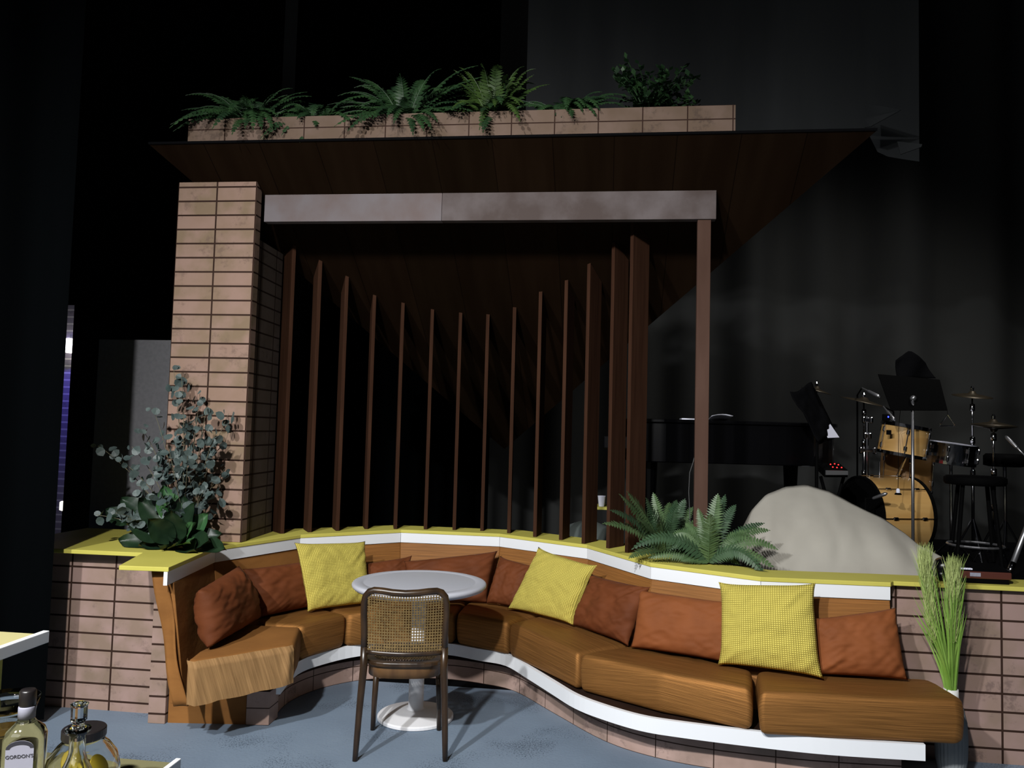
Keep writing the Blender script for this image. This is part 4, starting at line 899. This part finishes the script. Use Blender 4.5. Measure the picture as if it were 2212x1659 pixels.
mb = MB(); mb.grid(cl, 14, 18); o = mb.build('black_cloth', M['blk_cloth'], smooth=True, solid=.004); tag(o, 'crumpled black cloth hung over the tilted music stand', 'cloth')
mb = MB(); P_ = [at(1769,880,5.66), at(1813,945,5.62), at(1788,946,5.56)]; mb.face(P_); o = mb.build('sheet_music', M['paper'], solid=.002); tag(o, 'white sheet of paper sticking out of the tilted music stand', 'paper')
# triangle
A_ = at(2047, 893, 5.45); t = empty('triangle_instrument', A_+Vector((0,0,-.1)), 'steel triangle hanging from the large music stand', 'triangle')
mb = MB(); pts = [at(2030,920,5.45), at(2064,920,5.43), at(2047,896,5.45)]; mb.tube([pts[0]+Vector((.006,0,.008)), pts[0], pts[1], pts[2], pts[0]+Vector((.004,0,.012))], .0045, 8); mb.build('bar', M['chrome'], t)
mb = MB(); rod(mb, pts[2], at(2046,884,5.47), .0012, 4); mb.build('string', M['blk'], t)
# little bell mic hanging at the bass drum
q = at(1940, 1062, 5.62); t = empty('hanging_clip', q, 'small black and white clip hanging on a thin wire before the bass drum', 'clip')
mb = MB(); mb.lathe([(.022,-.022),(.024,-.018),(.016,-.008)], q, 14); mb.build('cap', M['blk'], t); mb = MB(); mb.lathe([(.013,-.008),(.013,.012),(.007,.022)], q, 12); mb.build('body', M['paper'], t)
mb = MB(); mb.tube([q+Vector((0,0,.02)), q+Vector((.002,0,.12)), at(1941,930,5.8), at(1945,884,5.52)], .002, 5); mb.build('wire', M['blk'], t)
# small keyboard with lit red buttons
t = empty('keyboard', at(1800,1024,5.75), 'small electronic keyboard with glowing red buttons left of the bass drum', 'keyboard')
quad_px([(1765,1000,5.85),(1812,1000,5.85),(1832,1016,5.65),(1782,1016,5.65)], .05, 'blk', 'case', t)
quad_px([(1784,1016,5.62),(1832,1017,5.62),(1832,1026,5.62),(1784,1026,5.62)], .01, 'steel', 'front_panel', t)
for x, y in ((1794,1004),(1803,1003),(1811,1005),(1799,1010),(1808,1011),(1818,1011)):
    mb = MB(); mb.lathe([(.005,0),(.005,.006),(.001,.008)], at(x,y,5.68), 8); mb.build('button', M['red_led'], t)
kp = at(1800,1030,5.75); mb = MB(); rod(mb, (kp.x-.10,kp.y+.03,ZR), (kp.x+.08,kp.y+.03,kp.z), .012); rod(mb, (kp.x+.10,kp.y+.03,ZR), (kp.x-.08,kp.y+.03,kp.z), .012); mb.build('stand', M['blk'], t)
# grand piano
pc = at(1560, 905, 6.6); t = empty('grand_piano', (pc.x,pc.y,ZR), 'black grand piano in the dark behind the timber post', 'piano')
zt = 1.66
out_ = catmull([(pc.x-.75,pc.y+.55),(pc.x-.75,pc.y-.5),(pc.x+.0,pc.y-.52),(pc.x+.62,pc.y-.45),(pc.x+.85,pc.y-.15),(pc.x+.75,pc.y+.2),(pc.x+.2,pc.y+.5),(pc.x-.75,pc.y+.55)], 5)[:-1]
mb = MB(); mb.prism(out_, zt-.30, zt); mb.build('rim', M['gloss'], t, tri=True, bevel=.01)
lid = [(x+(pc.x-x)*-.03, y+(pc.y-y)*-.03) for x, y in out_]; mb = MB(); mb.prism(lid, zt+.003, zt+.03); mb.build('lid', M['gloss'], t, tri=True, bevel=.006)
for dx, dy in ((-.6,-.35),(-.6,.4),(.55,0)):
    mb = MB(); mb.lathe([(.03,ZR+.05),(.045,ZR+.4),(.06,zt-.30)], (pc.x+dx,pc.y+dy,0), 12); mb.lathe([(.03,ZR),(.03,ZR+.05)], (pc.x+dx,pc.y+dy,0), 12); mb.build('leg', M['gloss'], t)
mb = MB(); mb.box((pc.x-.85,pc.y,zt-.16),(.24,1.0,.10)); mb.build('keybed', M['gloss'], t, bevel=.01)
a = at(1534,873,6.2); b = at(1578,876,6.2)
mb = MB(); mb.grid(lambda u, v: (a.x+(b.x-a.x)*u, a.y-.12+.30*v, zt+.034+.045*(1-v)*(.7+.3*math.sin(u*3))), 6, 4); o = mb.build('sheet_music', M['paper'], smooth=True, solid=.002); tag(o, 'white paper lying on the piano just right of the timber post', 'paper')
a = at(1468,866,6.3); mb = MB(); mb.box((a.x+.06,a.y,zt+.05),(.10,.20,.012)); o = mb.build('sheet_music', M['paper']); tag(o, 'thin white paper on the piano just left of the timber post', 'paper'); o.location.z = zt+.031
mb = MB(); a = at(1494, 960, 4.95); mb.tube([Vector((.492,4.672,1.46)), Vector((.484,4.676,1.42)), Vector((.466,4.682,1.36)), Vector((.462,4.684,1.25)), Vector((.472,4.684,1.08)), Vector((.488,4.676,ZL+.003))], .0022, 6); o = mb.build('cable', pm('grey_cable', (.06,.06,.06), .7), smooth=True); tag(o, 'thin grey cable hanging down the back of the brown timber post', 'cable')
# silver stand leg at right edge, guitar edge
a, b = at(2226,1118,5.0), at(2180,1238,4.85); b.z = ZR+.001 if b.z < ZR else b.z
t = empty('speaker_stand', Vector((b.x,b.y,ZR)), 'grey metal stand leg with bright clamp at the far right edge', 'stand')
d = (b-a).normalized(); mb = MB(); rod(mb, a-d*.3, b-d*.06, .016, 12); mb.build('tube', M['steel'], t, smooth=True)
mb = MB(); rod(mb, b-d*.075, b, .018, 12); mb.build('clamp', M['chrome'], t, smooth=True); mb = MB(); rod(mb, b-d*.01, b+d*((b.z-ZR)/max(.1,-d.z)), .014, 10); mb.build('foot', M['blk'], t)
# round covered bundle behind the fins
c = at(1268, 1185, 6.1); t = MB(); t.lathe([(.22,0),(.25,.06),(.23,.16),(.16,.24),(.07,.275),(.01,.28)], (c.x,c.y,.62), 30); o = t.build('round_bundle', pm('grey_green_cloth', (.07,.085,.08), .9), smooth=True); tag(o, 'rounded grey green bundle behind the right fins', 'bundle')
mb = MB(); mb.box((c.x+.0,c.y,.31),(.6,.5,.62)); o = mb.build('equipment_case', M['black'], bevel=.01); tag(o, 'black case under the grey green bundle behind the right fins', 'case')

# ------------------------------------------------------------------ wooden console on the right ledge
t = empty('desk_console', (1.88,4.37,ZL), 'dark wood and black electric console with white keys on the right ledge', 'console')
mb = MB(); mb.box((1.885,4.372,ZL+.012),(.225,.155,.0235)); mb.build('plinth', M['blk'], t, bevel=.003)
mb = MB(); mb.box((1.885,4.37,ZL+.042),(.245,.165,.036)); mb.build('case', M['red_wood'], t, bevel=.005)
mb = MB(); mb.prism([(1.765,4.292),(2.005,4.292),(2.005,4.45),(1.765,4.45)], ZL+.0602, 0, ztop=lambda x,y: ZL+.066+.22*(y-4.292)*.5); mb.build('deck', M['gloss'], t, bevel=.003)
for i in range(5):
    mb = MB(); mb.box((1.775+i*.0115,4.305,ZL+.070),(.009,.020,.006)); mb.build('key', M['paper'], t)
mb = MB(); mb.box((1.835,4.2865,ZL+.045),(.050,.003,.018)); mb.build('name_plate', M['label'], t)
for i, (x, z, r) in enumerate(((1.715,.062,.045),(1.700,.030,.030))):
    mb = MB(); mb.lathe([(r*.7,-.07),(r,-.055),(r*1.05,0),(r,.055),(r*.7,.07)], (x, 4.36, ZL+z), 24, axis_mat((.25,1,0))); mb.build('roller', M['gloss'], t, smooth=True)

# ================================================================== FOREGROUND BAR AT LOWER LEFT
t = empty('bar_counter', (-1.5,1.6,0), 'two level bar with cream top and white edges at the lower left', 'bar')
X1, Y1, Z1 = -1.614, 2.192, .95
mb = MB(); mb.box((X1-.45,Y1-.5,Z1-.012),(.86,.96,.022)); mb.build('upper_top', M['cream'], t)
mb = MB(); mb.box((X1-.01,Y1-.5,Z1-.012),(.02,1.0,.034)); mb.build('white_edge', M['white'], t, bevel=.002)
mb = MB(); mb.box((X1-.09,Y1-.53,.46),(.02,.90,.93)); mb.build('side_panel', M['yellow'], t)
X2, Y2, Z2 = -1.005, 1.855, .76
mb = MB(); mb.box(((X2-1.68)/2,Y2-.5,Z2-.012),(.65,.99,.022)); mb.build('lower_top', M['cream_shaded'], t)
mb = MB(); mb.box((X2-.006,Y2-.5,Z2-.008),(.013,1.0,.034)); mb.build('white_edge', M['white'], t, bevel=.002)
mb = MB(); mb.box(((X2-1.68)/2-.02,Y2-.55,.368),(.56,.88,.735)); mb.build('base_cabinet', M['brown'], t)
# gin bottle
g = Vector((-1.222,1.603,.7005)); t = empty('gin_bottle', (g.x,g.y,Z2), 'clear gin bottle with pale label standing left of the round jar', 'bottle')
fd = Matrix.Rotation(-.22, 3, 'Z') @ Vector((-g.x,-g.y,0)).normalized(); ga = math.atan2(fd.y, fd.x)
def rsq(r, z, k=20, p=4):
    out = []
    for i in range(k):
        w = 2*PI*i/k; q = r*(abs(math.cos(w))**p+abs(math.sin(w))**p)**(-1/p); out.append((g.x+q*math.cos(w+ga), g.y+q*math.sin(w+ga), g.z+z))
    return out
mb = MB(); prof = [(.036,.0601,4),(.039,.066,4),(.039,.198,4),(.035,.213,3),(.022,.226,2),(.0150,.236,2),(.0150,.262,2)]; rings = []
for r, z, p in prof: rings.append(len(mb.v)); mb.v.extend(Vector(q) for q in rsq(r, z, 28, p))
for i in range(len(rings)-1):
    for k in range(28): mb.f.append((rings[i]+k, rings[i]+(k+1)%28, rings[i+1]+(k+1)%28, rings[i+1]+k))
mb.f.append(tuple(rings[0]+k for k in reversed(range(28)))); mb.f.append(tuple(rings[-1]+k for k in range(28))); mb.build('glass_body', M['gin'], t, smooth=True)
mb = MB(); mb.lathe([(.0168,.237),(.0168,.259),(.0160,.2615)], g, 20); mb.build('neck_band', M['label'], t, smooth=True)
mb = MB(); mb.lathe([(.0155,.2625),(.0165,.265),(.0165,.292),(.014,.296)], g, 20); mb.build('cap', M['bronze_lid'], t, smooth=True)
fd = Vector((-g.x,-g.y,0)).normalized(); fd = Matrix.Rotation(-.22, 3, 'Z') @ fd; rt = Vector((-fd.y, fd.x, 0))
def lab(x, z, o): return g+rt*x+Vector((0,0,z))+fd*(.0402+o)
mb = MB(); pts = [lab(-.026,.075,0), lab(.026,.075,0), lab(.026,.187,0)]+[lab(.026*math.cos(PI*k/10), .187+.016*math.sin(PI*k/10), 0) for k in range(1, 10)]+[lab(-.026,.187,0)]
mb.face(pts); lb = mb.build('label', M['label'], t, solid=.001)
mb = MB()
for k in range(10):
    w0, w1 = PI*k/10, PI*(k+1)/10
    mb.face([lab(.019*math.cos(w0), .187+.008*math.sin(w0), .0012), lab(.026*math.cos(w0), .187+.016*math.sin(w0), .0012), lab(.026*math.cos(w1), .187+.016*math.sin(w1), .0012), lab(.019*math.cos(w1), .187+.008*math.sin(w1), .0012)])
mb.build('dark_arch', M['ink'], lb)
def text(s, size, centre, right, up, m, parent, name='lettering'):
    cu = bpy.data.curves.new('lettering', 'FONT'); cu.body = s; cu.size = size; cu.align_x = 'CENTER'; cu.align_y = 'CENTER'; cu.extrude = .0002
    ob = bpy.data.objects.new('tmp', cu); COL.objects.link(ob); bpy.context.view_layer.update()
    me = bpy.data.meshes.new_from_object(ob.evaluated_get(bpy.context.evaluated_depsgraph_get())); bpy.data.objects.remove(ob)
    R_ = Matrix((right, up, right.cross(up))).transposed(); root = parent
    while root.parent: root = root.parent
    for v in me.vertices: v.co = R_ @ v.co+centre-Vector(root.location)
    me.materials.clear(); me.materials.append(m); o = bpy.data.objects.new(name, me); COL.objects.link(o); o.parent = parent; return o
text("GORDON'S", .0100, lab(0,.171,.0014), rt, Vector((0,0,1)), M['ink'], lb)
# pitcher with amber drink
g2 = Vector((-1.41,1.775,.7605)); t = empty('glass_pitcher', g2, 'clear glass pitcher holding amber drink at the lower left corner', 'pitcher')
mb = MB(); mb.lathe([(.040,.0),(.044,.004),(.058,.075),(.066,.125),(.074,.150),(.0715,.150),(.063,.123),(.055,.075),(.041,.010),(.001,.010)], g2, 40, close=False); mb.build('glass_body', M['lens'], t, smooth=True)
mb = MB(); mb.lathe([(.001,.0112),(.0395,.0112),(.0535,.073),(.0535,.076),(.001,.076)], g2, 36, close=False); mb.build('drink', M['liquid'], t, smooth=True)
# storage jar with lemons
g3 = Vector((-1.120,1.650,.7605)); t = empty('storage_jar', g3, 'round glass jar with black lid and lemon pieces on the bar', 'jar')
mb = MB(); mb.lathe([(.045,.0),(.060,.004),(.073,.03),(.076,.055),(.068,.088),(.052,.110),(.042,.119),(.041,.135),(.038,.135),(.039,.119),(.049,.107),(.065,.086),(.0725,.055),(.070,.03),(.057,.008),(.001,.006)], g3, 44, close=False); mb.build('glass_body', M['lens'], t, smooth=True)
mb = MB(); mb.lathe([(.0435,.126),(.0445,.129),(.0445,.144),(.043,.146),(.002,.146)], g3, 36); mb.build('lid', M['bronze_lid'], t, smooth=False)
rnd = random.Random(4)
for k in range(6):
    p = g3+Vector((rnd.uniform(-.03,.03), rnd.uniform(-.03,.03), .036+.010*k*.7)); R_ = axis_mat((rnd.uniform(-1,1), rnd.uniform(-1,.2), rnd.uniform(.2,1))); mb = MB(); mb.lathe([(.001,-.003),(.024,-.003),(.026,0),(.024,.003),(.001,.003)], p, 20, R_, close=False); mb.build('lemon_slice', M['lemon'], t, smooth=True)
# decanter in front
g4 = Vector((-1.062,1.545,.699)); t = empty('glass_decanter', (g4.x,g4.y,Z2), 'small clear decanter with ribbed stopper in front of the round jar', 'bottle')
mb = MB(); mb.lathe([(.030,.0615),(.040,.065),(.048,.085),(.047,.11),(.038,.145),(.020,.185),(.0155,.20),(.0155,.235),(.024,.243),(.024,.248),(.012,.248),(.012,.20),(.017,.183),(.034,.143),(.043,.11),(.044,.085),(.036,.070),(.001,.068)], g4, 40, close=False); mb.build('glass_body', M['lens'], t, smooth=True)
mb = MB(); mb.lathe([(.0105,.225),(.0105,.2485),(.012,.252),(.011,.260),(.0155,.265),(.0155,.292),(.0175,.297),(.013,.299)], g4, 14); mb.build('stopper', M['lens'], t, smooth=False)

# ================================================================== LIGHT AND CAMERA
def spot(name, loc, aim, power, size, blend, rad, c=(1,1,1)):
    l = bpy.data.lights.new(name, 'SPOT'); l.energy = power; l.spot_size = math.radians(size); l.spot_blend = blend; l.shadow_soft_size = rad; l.color = c
    o = bpy.data.objects.new(name, l); COL.objects.link(o); o.location = loc; o.rotation_euler = (Vector(aim)-Vector(loc)).to_track_quat('-Z', 'Y').to_euler(); return o
spot('stage_spot', (-1.25,-1.4,4.4), (-.6,4.5,-.35), 1450, 82, 1, .09, (1,.985,.96))
spot('stage_spot', (-2.95,-1.5,4.6), (-.2,4.5,-.35), 1450, 82, 1, .09, (.97,.985,1))
l = bpy.data.lights.new('fill_light', 'AREA'); l.energy = 80; l.shape = 'RECTANGLE'; l.size = 4; l.size_y = 1.5; ho = bpy.data.objects.new('fill_light', l); COL.objects.link(ho); ho.location = (-2.4,-3.8,5.2); ho.rotation_euler = (Vector((.4,5,2.2))-ho.location).to_track_quat('-Z', 'Y').to_euler()  # added soft fill with no visible source; lifts curtains and shadows
spot('wall_spot', at(150,700,8.9)+Vector((0,-.1,.3)), at(147,830,9.6), 60, 58, .8, .05, (.15,.11,1))
spot('band_fill', (3.3,5.3,5.6), (2.3,8.7,1.3), 480, 76, 1, .5, (1,.97,.93))  # added unseen fill that brightens the drums and the backdrop behind them
w = bpy.data.worlds.new('dark_hall'); scn.world = w; w.use_nodes = True; w.node_tree.nodes['Background'].inputs[0].default_value = (.75,.82,1,1); w.node_tree.nodes['Background'].inputs[1].default_value = .006
cam = bpy.data.cameras.new('camera'); co = bpy.data.objects.new('camera', cam); COL.objects.link(co); scn.camera = co
cam.sensor_fit = 'HORIZONTAL'; cam.sensor_width = 36; cam.lens = FPX/2212*36; cam.clip_start = .05; cam.clip_end = 60
X_, Yv, Z_ = turn(_r), turn(_u), turn(-_f)
co.matrix_world = Matrix(((X_.x,Yv.x,Z_.x,0),(X_.y,Yv.y,Z_.y,0),(X_.z,Yv.z,Z_.z,CAMH),(0,0,0,1)))
scn.view_settings.view_transform = 'Standard'; scn.view_settings.look = 'None'; scn.view_settings.exposure = 0; scn.view_settings.gamma = 1
scn.cycles.use_denoising = True
scn.cycles.max_bounces = 8; scn.cycles.transparent_max_bounces = 16
scn.cycles.sample_clamp_indirect = 4
